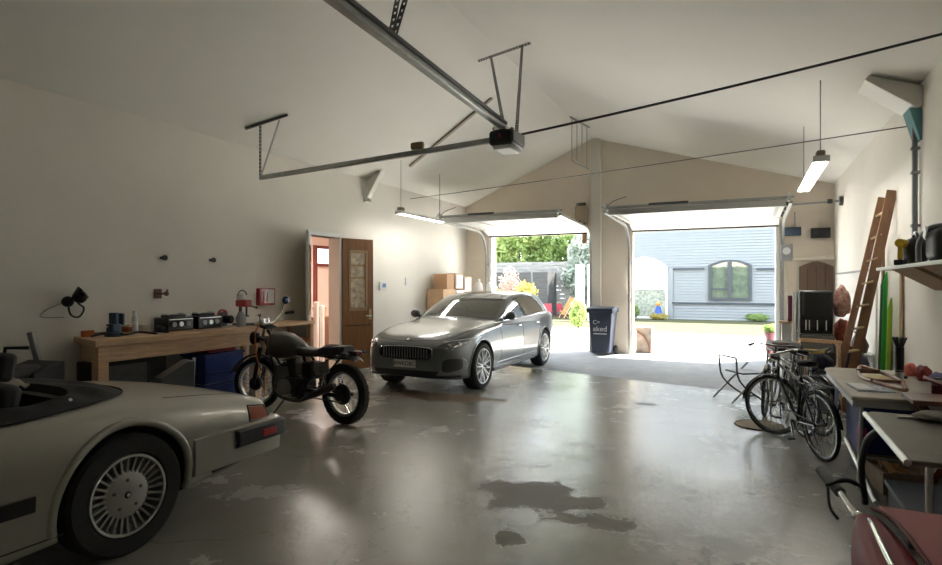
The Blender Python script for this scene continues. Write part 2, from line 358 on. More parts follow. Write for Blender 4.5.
# white gate panels and thin post seen through the left opening
gp = empty('white_gate', (-6.3, 25.5, 0), label='tall white gate panels beside the fence', cat='gate')
for k in range(2): MB().box((-.62+k*.55, 0, 0), (-.22+k*.55, .08, 2.5)).build('panel', wt, gp, bevel=.01)
MB().box((.2, .02, 0), (1.2, .06, 1.3)).build('low_panel', M('teal_panel', (.02, .18, .14), .6), gp)
tag(MB().cyl((-7.9, 22.5, 0), (-7.9, 22.5, 2.4), .035, 10).build('thin_pole', dsteel), 'thin dark pole standing on the grass beyond the left opening', 'pole')
redch = M('red_chair_paint', (.22, .02, .035), .5)
def gchair(x, y, rz, label, grp=None):
    t = empty('garden_chair', (x, y, 0), rz, label, 'garden chair', grp); t.scale = (.8, .8, .75)
    MB().box((-.25, -.25, .4), (.25, .25, .44)).build('seat', redch, t)
    MB().cbox((0, .27, .68), (.5, .04, .5), rx=-.15).build('backrest', redch, t)
    for sx in (-1, 1):
        for sy in (-1, 1): MB().cyl((sx*.22, sy*.22, 0), (sx*.22, sy*.22, .42), .02, 6).build('leg', redch, t)
gchair(-8.75, 27.3, .4, 'red garden chair nearest the yellow bush')
gchair(-8.1, 27.6, 2.6, 'red garden chair left of the striped deck chair')
gchair(-7.3, 27.9, 1.2, 'red garden chair right behind the striped deck chair')
dc = empty('deck_chair', (-7.75, 27.0, 0), .9, 'yellow and dark striped folding deck chair on the lawn', 'deck chair')
MB().bar((-.3, 0, .25), (.45, 0, 1.25), .5, .02).build('sling', M('yellow_stripe', (.3, .2, .03), .8, col2=(.12, .03, .02), scale=14, stretch=(0, 1, 0)), dc)
dc.scale = (.75, .75, .8)
for s_ in (-.27, .27):
    MB().bar((-.4, s_, .05), (.5, s_, 1.3), .03, .03).build('side_rail', pine, dc); MB().bar((-.3, s_, .5), (.35, s_, 0), .03, .03).build('leg', pine, dc)
cr_ = empty('carved_crate', (-2.24, 14.45, 0), 0, 'small pale wooden crate with a curved brace outside the middle pier', 'crate')
pw = M('pale_weathered_wood', (.30, .25, .21), .8, var=.3)
MB().box((-.16, -.2, 0), (.2, .2, .6)).build('box', pw, cr_, bevel=.01)
MB().tube(spline([(-.14, -.215, .5), (.02, -.215, .4), (.14, -.215, .2), (.16, -.215, .02)], 8), .02, 6).build('brace', dwood, cr_)
fp = empty('flower_pot', (.46, 14.6, 0), 0, 'dark red flower pot outside by the right door post', 'flower pot')
MB().lathe([(.0, 0), (.08, 0), (.10, .2), (.09, .4), (.13, .5), (.13, .55), (.1, .55), (.0, .52)], n=20).build('pot', M('burgundy_glaze', (.09, .02, .03), .5), fp, smooth=40)
m = MB(); leafmass(m, (0, 0, .62), (.14, .14, .1), 300, .05, 31); m.build('foliage', dg_, fp, recalc=False)
# ---------------- vehicle helpers ----------------
def loft(stations, nu, nv):
    n = len(stations)-1; rows = []
    for i in range(nu+1):
        t = n*i/nu; x = cr([V(s[0], 0, 0) for s in stations], t).x
        k = len(stations[0][1]); pts = []
        for j in range(k): p = cr([V(s[1][j][0], s[1][j][1], 0) for s in stations], t); pts.append(p)
        row = [cr(pts, (k-1)*j/nv) for j in range(nv+1)]
        rows.append([V(x, max(0, p.x), p.y) for p in row])
    mb = MB(); W = 2*nv
    for r in rows:
        mb.v += [Vector(p) for p in r]+[V(p.x, -p.y, p.z) for p in r[-2:0:-1]]
    for i in range(nu):
        for j in range(W):
            a = i*W+j; b = i*W+(j+1) % W; mb.f.append((a, b, b+W, a+W))
    mb.f.append(tuple(range(W))[::-1]); mb.f.append(tuple(nu*W+j for j in range(W)))
    return mb
def bvh_of(o, extra=()):
    vs_ = [v.co.copy() for v in o.data.vertices]; fs = [tuple(p.vertices) for p in o.data.polygons]
    for e in extra:
        k = len(vs_); vs_ += [v.co.copy() for v in e.data.vertices]; fs += [tuple(i+k for i in p.vertices) for p in e.data.polygons]
    return BVHTree.FromPolygons(vs_, fs)
def cast(bv, p, d, lift=.004):
    d = Vector(d).normalized(); h = bv.ray_cast(Vector(p), d, 8)
    return (h[0]-d*lift) if h[0] is not None else None
def decal(bv, outline, org, U, W, d, lift=.004, rings=5, centre=None, thick=.006, mb=None):
    """patch cut to an outline and laid on the body; points are org+u*U+w*W cast along d"""
    U, W, org, d = Vector(U), Vector(W), Vector(org), Vector(d).normalized()
    cx, cz = centre or (sum(p[0] for p in outline)/len(outline), sum(p[1] for p in outline)/len(outline))
    mb = mb or MB(); n = len(outline); top = []; last = None
    def at(u, w_):
        nonlocal last
        q = cast(bv, org+U*u+W*w_, d, lift)
        if q is None: q = last if last is not None else org+U*u+W*w_
        last = q; return q
    c0 = at(cx, cz); rows = []
    for r in range(1, rings+1):
        k = r/rings; rows.append([at(cx+(p[0]-cx)*k, cz+(p[1]-cz)*k) for p in outline])
    b = len(mb.v); mb.v.append(c0); [mb.v.extend(r) for r in rows]; mb.v += [p+d*(thick+lift) for p in rows[-1]]
    for j in range(n): mb.f.append((b, b+1+j, b+1+(j+1) % n))
    for r in range(rings):
        for j in range(n):
            a = b+1+r*n+j; a2 = b+1+r*n+(j+1) % n; mb.f.append((a, a+n, a2+n, a2))
    return mb
def smooth_poly(P, n=40):
    k = len(P); Q = list(P)+[P[0], P[1], P[2]]; Q = [P[-1]]+Q
    out = []
    for i in range(n):
        t = 1+k*i/n; out.append(cr([V(q[0], q[1], 0) for q in Q], t))
    return [(p.x, p.y) for p in out]
def dense(P, n=6):
    out = []
    for i in range(len(P)):
        a, b = P[i], P[(i+1) % len(P)]
        for k in range(n): out.append((a[0]+(b[0]-a[0])*k/n, a[1]+(b[1]-a[1])*k/n))
    return out
def seam(mb, bv, pts, org, U, W, d, r=.004, lift=0, n=6, closed=False):
    if not closed:
        D = []
        for a, b in zip(pts[:-1], pts[1:]):
            k = max(1, int(math.hypot(b[0]-a[0], b[1]-a[1])/.03)); D += [(a[0]+(b[0]-a[0])*i/k, a[1]+(b[1]-a[1])*i/k) for i in range(k)]
        pts = D+[(pts[-1][0], pts[-1][1])]
    q = [cast(bv, Vector(org)+Vector(U)*p[0]+Vector(W)*p[1], d, lift) for p in pts]; q = [p for p in q if p is not None]
    if len(q) > 1: mb.tube(q, r, n, closed)
def cut_arches(o, wheels, R, yin=.5, extra=()):
    cs = []
    for x, z in wheels:
        for s_ in (-1, 1):
            c = MB().cyl((x, s_*yin, z), (x, s_*1.3, z), R, 48).build('cutter', [_m['black_plastic']]*2); [setattr(p, 'material_index', 1) for p in c.data.polygons]; cs.append(c)
    cs += list(extra)
    for c in cs:
        c.parent = o.parent
    bpy.context.view_layer.update()
    for c in cs:
        md = o.modifiers.new('c', 'BOOLEAN'); md.object = c; md.operation = 'DIFFERENCE'; md.solver = 'EXACT'
    apply_mods(o)
    for c in cs: bpy.data.objects.remove(c)
    o.data.polygons.foreach_set('use_smooth', [True]*len(o.data.polygons)); o.data.set_sharp_from_angle(angle=math.radians(32))
def car_wheel(parent, loc, R, wdt, side, style):
    """wheel whose outer face looks along +y*side"""
    w_ = empty('wheel', loc); w_.parent = parent
    s = side; rr = R*(.665 if style == 'turbine' else .76)
    h = wdt/2
    MB().lathe([(rr, -h*.8), (rr*1.03, -h), (R*.93, -h), (R*.985, -h*.8), (R, -h*.5), (R, h*.5), (R*.985, h*.8), (R*.93, h), (rr*1.05, h*1.0), (rr, h*.8)], axis='Y', n=56).build('tyre', rubber, w_, smooth=30)
    m = MB()
    m.lathe([(rr, -h*.8), (rr, s*h*.85), (rr*.985, s*h*.98), (rr*.93, s*h*.96), (rr*.91, s*h*.7), (rr*.9, -h*.8)], axis='Y', n=56)
    m.build('rim', alu, w_, smooth=30)
    MB().lathe([(0, s*h*.05), (rr*.9, s*h*.05), (rr*.9, s*h*.0), (0, 0)], axis='Y', n=32).build('brake_disc', dsteel, w_, smooth=30)
    m = MB()
    if style == 'turbine':
        m.lathe([(0, s*h*.78), (rr*.10, s*h*.80), (rr*.52, s*h*.74), (rr*.58, s*h*.66), (rr*.58, s*h*.2), (0, s*h*.2)], axis='Y', n=48)
        for k in range(28):
            a = 2*PI*k/28; c_, d_ = math.cos(a), math.sin(a)
            m.bar((c_*rr*.55, s*h*.60, d_*rr*.55), (c_*rr*.93, s*h*.74, d_*rr*.93), .012, .03, up=(0, 1, 0))
        for k in range(5):
            a = 2*PI*k/5+.3; m.cyl((math.cos(a)*rr*.36, s*h*.7, math.sin(a)*rr*.36), (math.cos(a)*rr*.36, s*h*.83, math.sin(a)*rr*.36), .0001+rr*.001, 6)
        m.build('rim_disc', M('silver_wheel_paint', (.38, .38, .36), .35, .6), w_, smooth=35)
        q = MB()
        for k in range(5):
            a = 2*PI*k/5+.3; q.cyl((math.cos(a)*rr*.36, s*h*.7, math.sin(a)*rr*.36), (math.cos(a)*rr*.36, s*h*.80, math.sin(a)*rr*.36), rr*.04, 12)
        q.build('wheel_bolts', dsteel, w_)
        q = MB().lathe([(0, s*h*.86), (rr*.07, s*h*.86), (rr*.10, s*h*.76), (0, s*h*.7)], axis='Y', n=20); q.build('centre_cap', black, w_, smooth=30)
        MB().lathe([(0, s*h*.875), (rr*.045, s*h*.87), (rr*.05, s*h*.84), (0, s*h*.8)], axis='Y', n=20).build('cap_emblem', alu, w_)
    else:
        m.lathe([(0, s*h*.78), (rr*.14, s*h*.76), (rr*.17, s*h*.6), (0, s*h*.3)], axis='Y', n=24)
        for k in range(5):
            a = 2*PI*k/5+.2
            for off in (-.13, .13):
                b0 = V(math.cos(a+off*1.5)*rr*.13, s*h*.68, math.sin(a+off*1.5)*rr*.13); b1 = V(math.cos(a+off)*rr*.93, s*h*.84, math.sin(a+off)*rr*.93)
                m.bar(b0, b1, .016, .04, up=(0, 1, 0))
            b1 = V(math.cos(a+.63)*rr*.93, s*h*.84, math.sin(a+.63)*rr*.93); b0 = V(math.cos(a+.4)*rr*.5, s*h*.78, math.sin(a+.4)*rr*.5); b2 = V(math.cos(a+.86)*rr*.5, s*h*.78, math.sin(a+.86)*rr*.5)
            m.bar(V(math.cos(a+.2)*rr*.25, s*h*.7, math.sin(a+.2)*rr*.25), b1, .012, .03, up=(0, 1, 0)); m.bar(V(math.cos(a+1.06)*rr*.25, s*h*.7, math.sin(a+1.06)*rr*.25), b1, .012, .03, up=(0, 1, 0))
        m.build('spokes', alu, w_, smooth=35)
    return w_
def text(name, body, size, mat, parent, loc, rot, ext=.002, align='CENTER'):
    cu = bpy.data.curves.new(name, 'FONT'); cu.body = body; cu.size = size; cu.extrude = ext; cu.align_x = align; cu.align_y = 'CENTER'
    o = bpy.data.objects.new(name, cu); COL.objects.link(o)
    dg = bpy.context.evaluated_depsgraph_get(); me = bpy.data.meshes.new_from_object(o.evaluated_get(dg)); bpy.data.objects.remove(o)
    me.materials.clear(); me.materials.append(mat); o = bpy.data.objects.new(name, me); COL.objects.link(o)
    o.location = loc; o.rotation_euler = rot
    if parent: o.parent = parent
    return o
# ---------------- grey SUV ----------------
def make_suv():
    t = empty('estate_car', (-4.53, 8.22, 0), -PI/2, 'grey-blue modern crossover car with vertical-bar grille parked inside the left garage door', 'car')
    paint = M('grey_car_paint', (.17, .18, .185), .28, .75, coat=1)
    def sec(w_, zb, zs, zt, zm=.55):
        return [(0, zb), (w_*.6, zb), (w_*.93, zb+.02), (w_*.985, zb+.16), (w_, zm), (w_*.99, zm+(zs-zm)*.55), (w_*.955, zs), (w_*.83, (zs+zt)/2+.03), (w_*.5, zt+.012), (0, zt+.02)]
    S = [(.88, .50, .30, .60, .66, .46), (.865, .60, .28, .63, .71, .46), (.80, .71, .25, .68, .77, .48), (.66, .80, .22, .74, .83, .5), (.42, .865, .20, .80, .885, .53), (.1, .895, .20, .865, .935, .56), (-.35, .90, .20, .91, .975, .56),
         (-.8, .90, .20, .945, 1.02, .56), (-1.5, .90, .20, .965, 1.03, .54), (-2.3, .905, .20, .985, 1.05, .55), (-2.9, .92, .21, 1.01, 1.06, .58), (-3.4, .90, .23, 1.01, 1.05, .6), (-3.75, .84, .28, .98, 1.03, .62), (-3.95, .70, .36, .90, .97, .62), (-4.0, .60, .40, .86, .92, .62)]
    body = loft([(s[0], sec(s[1]*.955, *s[2:])) for s in S], 84, 40).build('body', [paint, black], t, smooth=40)
    def gs(wb, wr, zr, zb=.9): return [(0, zb), (wb, zb), (wb, 1.0 if zr > 1.06 else zb+.06), (wb+(wr-wb)*.45, 1.0+(zr-1.0)*.5), (wr+.012, zr-.07), (wr*.9, zr-.012), (wr*.5, zr+.012), (0, zr+.018)]
    G = [(-.72, .80, .78, 1.0), (-.95, .81, .745, 1.13), (-1.3, .82, .69, 1.295), (-1.65, .825, .655, 1.415), (-1.95, .825, .65, 1.455), (-2.4, .825, .65, 1.475), (-2.9, .82, .64, 1.455), (-3.3, .80, .62, 1.40), (-3.6, .76, .60, 1.28), (-3.82, .70, .6, 1.10), (-3.9, .66, .6, 1.02)]
    cab = loft([(g[0], gs(g[1]*.965, *g[2:])) for g in G], 60, 30).build('cabin_shell', paint, t, smooth=40)
    bv = bvh_of(body); bc = bvh_of(cab)
    R = .365; wh = [(0, .355), (-3.0, .355)]
    seams = MB(); lips = MB()
    for x, z in wh:
        for s_ in (1, -1):
            P = [(x+(R+.045)*math.cos(math.radians(a)), z+(R+.045)*math.sin(math.radians(a))) for a in range(-18, 199, 8)]
            lips = MB(); seam(lips, bv, P, (0, s_*1.5, 0), (1, 0, 0), (0, 0, 1), (0, -s_, 0), r=.016); lips.build('wheel_arch_trim', paint, t, smooth=40)
    cut_arches(body, wh, R+.04)
    
    for s_ in (1, -1):
        o_ = (0, s_*1.5, 0); a_ = (o_, (1, 0, 0), (0, 0, 1), (0, -s_, 0))
        for pts in ([(-.72, .93), (-.78, .7), (-.72, .45), (-.70, .32)], [(-1.78, .97), (-1.80, .7), (-1.80, .32)], [(-2.45, .32), (-2.62, .5), (-2.66, .72), (-2.80, .97)], [(-.7, .32), (-1.8, .31), (-2.45, .32)]):
            seam(seams, bv, spline([V(p[0], p[1], 0) for p in pts], 16), *a_, r=.005, lift=-.001)
        # side glass
        gl = decal(bc, smooth_poly([(-1.02, 1.03), (-1.02, 1.06), (-1.5, 1.275), (-1.76, 1.365), (-1.84, 1.36), (-1.84, 1.2), (-1.84, 1.03), (-1.4, 1.02)], 48), *a_)
        gl.build('front_side_window', glassd, t, smooth=30)
        gl = decal(bc, smooth_poly([(-1.90, 1.04), (-1.90, 1.2), (-1.90, 1.375), (-2.4, 1.395), (-2.95, 1.37), (-3.3, 1.28), (-3.55, 1.12), (-3.45, 1.08), (-2.8, 1.045)], 48), *a_)
        gl.build('rear_side_window', glassd, t, smooth=30)
        sill = MB(); seam(sill, bv, [(-.45-k*.1, .24) for k in range(21)], *a_, r=.03); sill.build('sill_trim', black, t, smooth=40)
        ct = MB(); seam(ct, bv, [(-.55-k*.1, .34) for k in range(20)], *a_, r=.009); ct.build('sill_brightwork', chrome, t, smooth=40)
        dh = MB()
        for x0 in (-1.68, -2.62):
            P = [cast(bv, (x0+k*.05, s_*1.5, .885), (0, -s_, 0), .02) for k in range(4)]; dh.bar(P[0], P[3], .014, .028)
        dh.build('door_handle', chrome, t, bevel=.004)
        mir = empty('door_mirror', (0, 0, 0)); mir.parent = t
        MB().bar((-.98, s_*.80, 1.02), (-1.0, s_*.88, 1.06), .05, .04).build('mirror_arm', black, mir)
        MB().ball((-.98, s_*.93, 1.085), .1, 10, (.7, .95, .72)).build('mirror_shell', paint, mir, smooth=60)
        # head lamp
        hl = smooth_poly([(-.84, .735), (-.70, .79), (-.60, .80), (-.60, .71), (-.70, .685), (-.80, .70)], 36)
        hb = [(s_*p[0], p[1]) for p in [(.51, .695), (.62, .67), (.74, .69), (.83, .775), (.72, .775), (.56, .75)]]
        lp = decal(bv, smooth_poly(hb, 36), (1.6, 0, 0), (0, 1, 0), (0, 0, 1), (-1, 0, 0), lift=.006)
        lo = lp.build('headlamp', glassd, t, smooth=30)
        q = MB()
        for yy, zz in ((.66, .735), (.75, .755)):
            p = cast(bv, (1.6, s_*yy, zz), (-1, 0, 0), .014)
            q.ball(p, .022, 8)
        q.build('lens', chrome, lo, smooth=60)
        st_ = MB(); seam(st_, bv, spline([V(s_*.58, .775, 0), V(s_*.7, .792, 0), V(s_*.84, .808, 0)], 10), (1.6, 0, 0), (0, 1, 0), (0, 0, 1), (-1, 0, 0), r=.006, lift=.006); st_.build('light_strip', whitep, lo)
        # lower intake
        decal(bv, smooth_poly([(s_*.60, .36), (s_*.62, .52), (s_*.77, .53), (s_*.79, .44), (s_*.76, .37)], 30), (1.6, 0, 0), (0, 1, 0), (0, 0, 1), (-1, 0, 0)).build('side_intake', black, t, smooth=30)
        q = MB(); seam(q, bv, [(s_*.80, .37), (s_*.815, .43), (s_*.81, .49), (s_*.79, .54)], (1.6, 0, 0), (0, 1, 0), (0, 0, 1), (-1, 0, 0), r=.008, lift=.004); q.build('intake_strip', alu, t)
        tl = decal(bv, smooth_poly([(-3.72, .86), (-3.9, .84), (-3.95, .90), (-3.72, .95)], 24), *a_); tl.build('tail_lamp', redp, t, smooth=30)
    seam(seams, bv, spline([V(-.74, .0, 0)]+[V(-.74+.0, .0, 0)], 2), (0, 0, 2), (1, 0, 0), (0, 1, 0), (0, 0, -1))
    for s_ in (1, -1):
        seam(seams, bv, spline([V(.74, s_*.52, 0), (V(.55, s_*.66, 0)), V(.2, s_*.72, 0), V(-.3, s_*.76, 0), V(-.66, s_*.79, 0)], 20), (0, 0, 2), (1, 0, 0), (0, 1, 0), (0, 0, -1), r=.005, lift=-.002)
    seam(seams, bv, spline([V(.74, -.52, 0), V(.80, -.25, 0), V(.815, 0, 0), V(.80, .25, 0), V(.74, .52, 0)], 20), (0, 0, 2), (1, 0, 0), (0, 1, 0), (0, 0, -1), r=.005, lift=-.002)
    seams.build('panel_seams', black, t)
    ws = decal(bc, smooth_poly([(-.80, -.62), (-.80, 0), (-.80, .62), (-1.0, .68), (-1.4, .61), (-1.66, .56), (-1.72, 0), (-1.66, -.56), (-1.4, -.61), (-1.0, -.68)], 56), (0, 0, 2.2), (1, 0, 0), (0, 1, 0), (0, 0, -1), rings=8)
    ws.build('windscreen', M('windscreen_glass', (.07, .075, .07), .06, spec=1, coat=1), t, smooth=40)
    MB().bar((-.86, -.1, 1.09), (-.98, .45, 1.15), .012, .012).bar((-.84, -.55, 1.08), (-.92, -.05, 1.12), .012, .012).build('wiper', black, t)
    # grille
    F_ = ((1.6, 0, 0), (0, 1, 0), (0, 0, 1), (-1, 0, 0))
    go = decal(bv, smooth_poly([(-.39, .69), (0, .705), (.39, .69), (.44, .62), (.39, .53), (0, .525), (-.39, .53), (-.44, .62)], 48), *F_).build('grille', black, t, smooth=30)
    q = MB()
    for k in range(-8, 9):
        y = k*.0455; h1 = .69-abs(y)*.02; P = [cast(bv, (1.6, y, z), (-1, 0, 0), .016) for z in (.54+abs(y)*.02, .58, .62, .66, h1)]
        q.tube(P, .008, 6)
    q.build('grille_bars', alu, go, smooth=40)
    q = MB(); seam(q, bv, smooth_poly([(-.39, .69), (0, .705), (.39, .69), (.44, .62), (.39, .53), (0, .525), (-.39, .53), (-.44, .62)], 48), *F_, r=.009, lift=.004, closed=True); q.build('grille_surround', chrome, go, smooth=40)
    decal(bv, dense([(-.55, .36), (.55, .36), (.50, .29), (-.50, .29)], 8), *F_).build('lower_intake', black, t, smooth=30)
    q = MB(); seam(q, bv, [(-.76+.0507*k, .285) for k in range(31)], *F_, r=.022); q.build('splitter', black, t, smooth=40)
    npl = MB().cbox((.905, 0, .455), (.012, .37, .11)).build('number_plate', M('plate_white', (.7, .7, .66), .5), t, bevel=.003)
    text('plate_letters', 'BWKDBC', .085, black, npl, (.912, 0, .455), (PI/2, 0, PI/2)).scale = (1, 1, 1)
    MB().lathe([(0, .01), (.03, .008), (.03, 0)], n=20, m=Matrix.Translation((.80, 0, .80)) @ Matrix.Rotation(.5, 4, 'Y')).build('bonnet_badge', chrome, t)
    for x, z in wh:
        for s_ in (1, -1): car_wheel(t, (x, s_*.755, z), R-.005, .23, s_, 'multi')
    return t
make_suv()
# ---------------- 1980s convertible ----------------
def make_convertible():
    t = empty('convertible_car', (-4.17, 2.27, 0), -PI/2, 'silver-beige eighties convertible with black folded soft top, cut off at the left edge', 'car')
    paint = M('champagne_paint', (.36, .355, .31), .32, .45, coat=.7)
    def sec(w_, zb, zs, zt, zm=.5):
        return [(0, zb), (w_*.6, zb), (w_*.92, zb+.01), (w_*.97, zb+.12), (w_*.995, zm), (w_, zm+(zs-zm)*.5), (w_*.965, zs-.01), (w_*.90, zs+(zt-zs)*.62), (w_*.72, zt-.004), (w_*.4, zt+.008), (0, zt+.012)]
    S = [(-1.20, .74, .42, .64, .70, .52), (-1.19, .78, .36, .65, .72, .52), (-1.12, .82, .32, .67, .745, .5), (-.9, .845, .28, .71, .80, .5), (-.55, .865, .25, .75, .845, .5), (-.1, .875, .22, .785, .885, .5), (.35, .875, .20, .81, .905, .48), (.8, .87, .18, .82, .91, .48), (1.4, .865, .18, .82, .91, .48), (2.0, .86, .18, .80, .89, .48), (2.6, .85, .2, .76, .84, .5), (3.1, .83, .22, .7, .77, .5), (3.4, .78, .28, .62, .7, .48), (3.5, .7, .34, .58, .64, .48)]
    body = loft([(s[0], sec(*s[1:])) for s in S], 90, 44).build('body', [paint, black], t, smooth=40)
    bv = bvh_of(body)
    R = .36; wh = [(0, .355), (2.45, .355)]
    lips = MB()
    for x, z in wh:
        for s_ in (1, -1):
            P = [(x+(R+.065)*math.cos(math.radians(a)), z+(R+.065)*math.sin(math.radians(a))) for a in range(-12, 193, 6)]
            lips = MB(); seam(lips, bv, P, (0, s_*1.5, 0), (1, 0, 0), (0, 0, 1), (0, -s_, 0), r=.026, lift=-.008, n=10); lips.build('wheel_arch_lip', paint, t, smooth=50)
    well = MB().box((.12, -.64, .35), (1.45, .64, 1.3)).build('cut', [black, black]); [setattr(p, 'material_index', 1) for p in well.data.polygons]
    cut_arches(body, wh, R+.045, extra=[well])
    
    A = lambda s_: ((0, s_*1.5, 0), (1, 0, 0), (0, 0, 1), (0, -s_, 0))
    TP = ((0, 0, 2), (1, 0, 0), (0, 1, 0), (0, 0, -1)); RR = ((-2, 0, 0), (0, 1, 0), (0, 0, 1), (1, 0, 0))
    seams = MB()
    # boot lid seam
    seam(seams, bv, spline([V(-.35, .68, 0), V(-.6, .68, 0), V(-1.0, .66, 0), V(-1.1, .60, 0), V(-1.14, 0, 0), V(-1.1, -.60, 0), V(-1.0, -.66, 0), V(-.6, -.68, 0), V(-.35, -.68, 0)], 60), *TP, r=.005, lift=-.002)
    for s_ in (1, -1):
        seam(seams, bv, [(.9, .3), (.9, .5), (.9, .7), (.9, .84)], *A(s_), r=.005, lift=-.002)
        seam(seams, bv, [(.36+.1*k, .26) for k in range(16)], *A(s_), r=.005, lift=-.002)
        m = decal(bv, dense([(.52, .44), (.52, .52), (1.9, .52), (1.9, .44)], 10), *A(s_), lift=.02, thick=.02); m.build('side_rub_strip', black, t, smooth=30)
        # wrap-round tail lamp (amber over red)
        m = decal(bv, dense([(-1.155, .585), (-.95, .60), (-.96, .695), (-1.14, .665)], 6), *A(s_), lift=.005); lo = m.build('tail_lamp', M('amber_lens', (.34, .07, .015), .45, spec=.2, var=.25, scale=60), t, smooth=30)
        m = decal(bv, dense([(s_*.765, .58), (s_*.42, .58), (s_*.42, .66), (s_*.73, .67)], 6), *RR, lift=.005); m.build('rear_lens', redp, lo, smooth=30)
        q = MB(); seam(q, bv, dense([(-1.155, .575), (-.94, .59), (-.95, .705), (-1.14, .675)], 6), *A(s_), r=.006, lift=.003, closed=True); q.build('lamp_surround', black, lo)
    seam(seams, bv, [(-.75+k*.05, .565) for k in range(31)], *RR, r=.006)
    seams.build('panel_seams', black, t)
    # bumper: painted lower skirt, dark rubber band, thin bright top
    def bump(z0, z1, off, x_end, name, mat, bev, side_off=.0):
        path = []
        for s_ in (1, -1):
            side = [V(x_end+(-1.1-x_end)*k/6, s_*(.868+off), 0) for k in range(7)]; corner = [V(-1.27-off*.6+.12-.12*math.sin(a), s_*(.748+off+.12*math.cos(a)), 0) for a in (.2, .5, .8, 1.1, 1.4)]
            seg_ = side+corner+[V(-1.285-off*.6-.03*(1-abs(y)/.74), s_*y, 0) for y in (.6, .4, .2)]
            path += seg_ if s_ == 1 else ([V(-1.315-off*.6, 0, 0)]+seg_[::-1])
        mb = MB(); n = len(path)
        for p in path:
            q = V(p.x*.985+.0, p.y*.90, 0)
            mb.v += [V(p.x, p.y, z0+.012), V(p.x*1.004, p.y*1.004, (z0+z1)/2), V(p.x, p.y, z1-.012), V(p.x*.985, p.y*.975, z1), V(q.x, q.y, z1), V(q.x, q.y, z0), V(p.x*.985, p.y*.975, z0)]
        for i in range(n-1):
            for j in range(7): mb.f.append((i*7+j, i*7+(j+1) % 7, (i+1)*7+(j+1) % 7, (i+1)*7+j))
        mb.f.append(tuple(range(7))); mb.f.append(tuple((n-1)*7+j for j in range(7))[::-1])
        return mb.build(name, mat, t, smooth=45)
    bump(.33, .585, .015, -.44, 'bumper_skirt', paint, 0)
    bump(.44, .565, .05, -.78, 'bumper_rubber', M('bumper_rubber', (.02, .021, .024), .45), 0)
    for s_ in (1, -1):
        MB().cbox((-1.06, s_*.925, .503), (.13, .014, .05)).build('side_reflector', redp, t, bevel=.004)
        MB().prism([(-.62, .30), (-1.12, .335), (-1.14, .36), (-.6, .35)], s_*.60, s_*.84, 'XZ').build('rear_apron', black, t, bevel=.006)
    # folded soft top cover
    cov = M('black_canvas', (.022, .022, .024), .75, var=.3, scale=8, bump=.5, bscale=9)
    out = [(-.58, 0), (-.56, .3), (-.40, .52), (-.1, .70), (.12, .765), (.5, .79), (1.2, .77), (1.2, .67), (.5, .66), (.24, .55), (.10, .35), (.06, 0)]
    out = out+[(x, -y) for x, y in out[-2:0:-1]]
    mb = MB(); n = 26
    def cz(x, y):
        h = bv.ray_cast(V(x, y, 2), V(0, 0, -1), 3); return h[0].z if h[0] else .86
    rear = [V(-.38, 0, 0), V(-.36, .2, 0), V(-.26, .4, 0), V(-.05, .57, 0), V(.20, .69, 0), V(.55, .76, 0), V(1.25, .77, 0)]
    front = [V(.06, 0, 0), V(.08, .3, 0), V(.14, .46, 0), V(.22, .56, 0), V(.34, .62, 0), V(.6, .66, 0), V(1.25, .66, 0)]
    r2 = [V(p.x, -p.y, 0) for p in rear[:0:-1]]+rear; f2 = [V(p.x, -p.y, 0) for p in front[:0:-1]]+front
    NU, NV = 72, 14
    for i in range(NU+1):
        a = cr(r2, 12*i/NU); b = cr(f2, 12*i/NU)
        for j in range(NV+1):
            k = j/NV; p = a.lerp(b, k); pillow = math.sin(min(1, k*1.15)*PI*.62)*.05+.010*noise.noise(V(p.x*6, p.y*6, 1))*math.sin(k*PI)+.012*math.sin(p.x*17+p.y*6)*math.sin(k*PI)
            mb.v.append(V(p.x, p.y, cz(p.x, p.y)+.004+max(0, pillow)) if j < NV else V(p.x, p.y, .80))
    for i in range(NU):
        for j in range(NV): q = i*(NV+1)+j; mb.f.append((q, q+1, q+NV+2, q+NV+1))
    co = mb.build('soft_top_cover', cov, t, smooth=60)
    mb = MB(); mb.tube([V(cr(r2, 12*i/60).x, cr(r2, 12*i/60).y, 0)+V(0, 0, cz(*cr(r2, 12*i/60)[:2])+.008) for i in range(61)], .007, 6); mb.build('piping', rubber, co, smooth=60)
    for s_ in (1, -1): MB().ball((.22, s_*.66, cz(.22, s_*.66)+.045), .014, 6).build('press_stud', chrome, co, smooth=60)
    # cockpit
    lea = M('black_leather', (.02, .02, .022), .5)
    MB().box((.2, -.62, .36), (1.4, .62, .44)).build('cockpit_floor', lea, t)
    for s_ in (1, -1):
        s1 = empty('seat', (.8, s_*.33, .44)); s1.parent = t
        MB().cbox((0, 0, .08), (.5, .46, .16)).build('cushion', lea, s1, bevel=.05, seg=4)
        MB().cbox((-.30, 0, .36), (.12, .46, .52), ry=-.22).build('backrest', lea, s1, bevel=.05, seg=4)
        MB().cbox((-.37, 0, .70), (.09, .26, .16), ry=-.22).build('headrest', lea, s1, bevel=.03, seg=4)
    MB().box((1.42, -.8, .88), (1.5, .8, .96)).build('scuttle', black, t, bevel=.01)
    m = MB()
    for s_ in (1, -1): m.tube([(1.5, s_*.76, .9), (1.15, s_*.68, 1.28)], .02, 8)
    m.tube([(1.15, -.68, 1.28), (1.1, 0, 1.31), (1.15, .68, 1.28)], .022, 8); m.build('windscreen_frame', black, t, smooth=40)
    MB().add([(1.49, -.73, .93), (1.49, .73, .93), (1.16, .66, 1.27), (1.16, -.66, 1.27)], [(0, 1, 2, 3)]).build('windscreen', glassd, t, solid=.005)
    for x, z in wh:
        for s_ in (1, -1): car_wheel(t, (x, s_*.765, z), R, .205, s_, 'turbine')
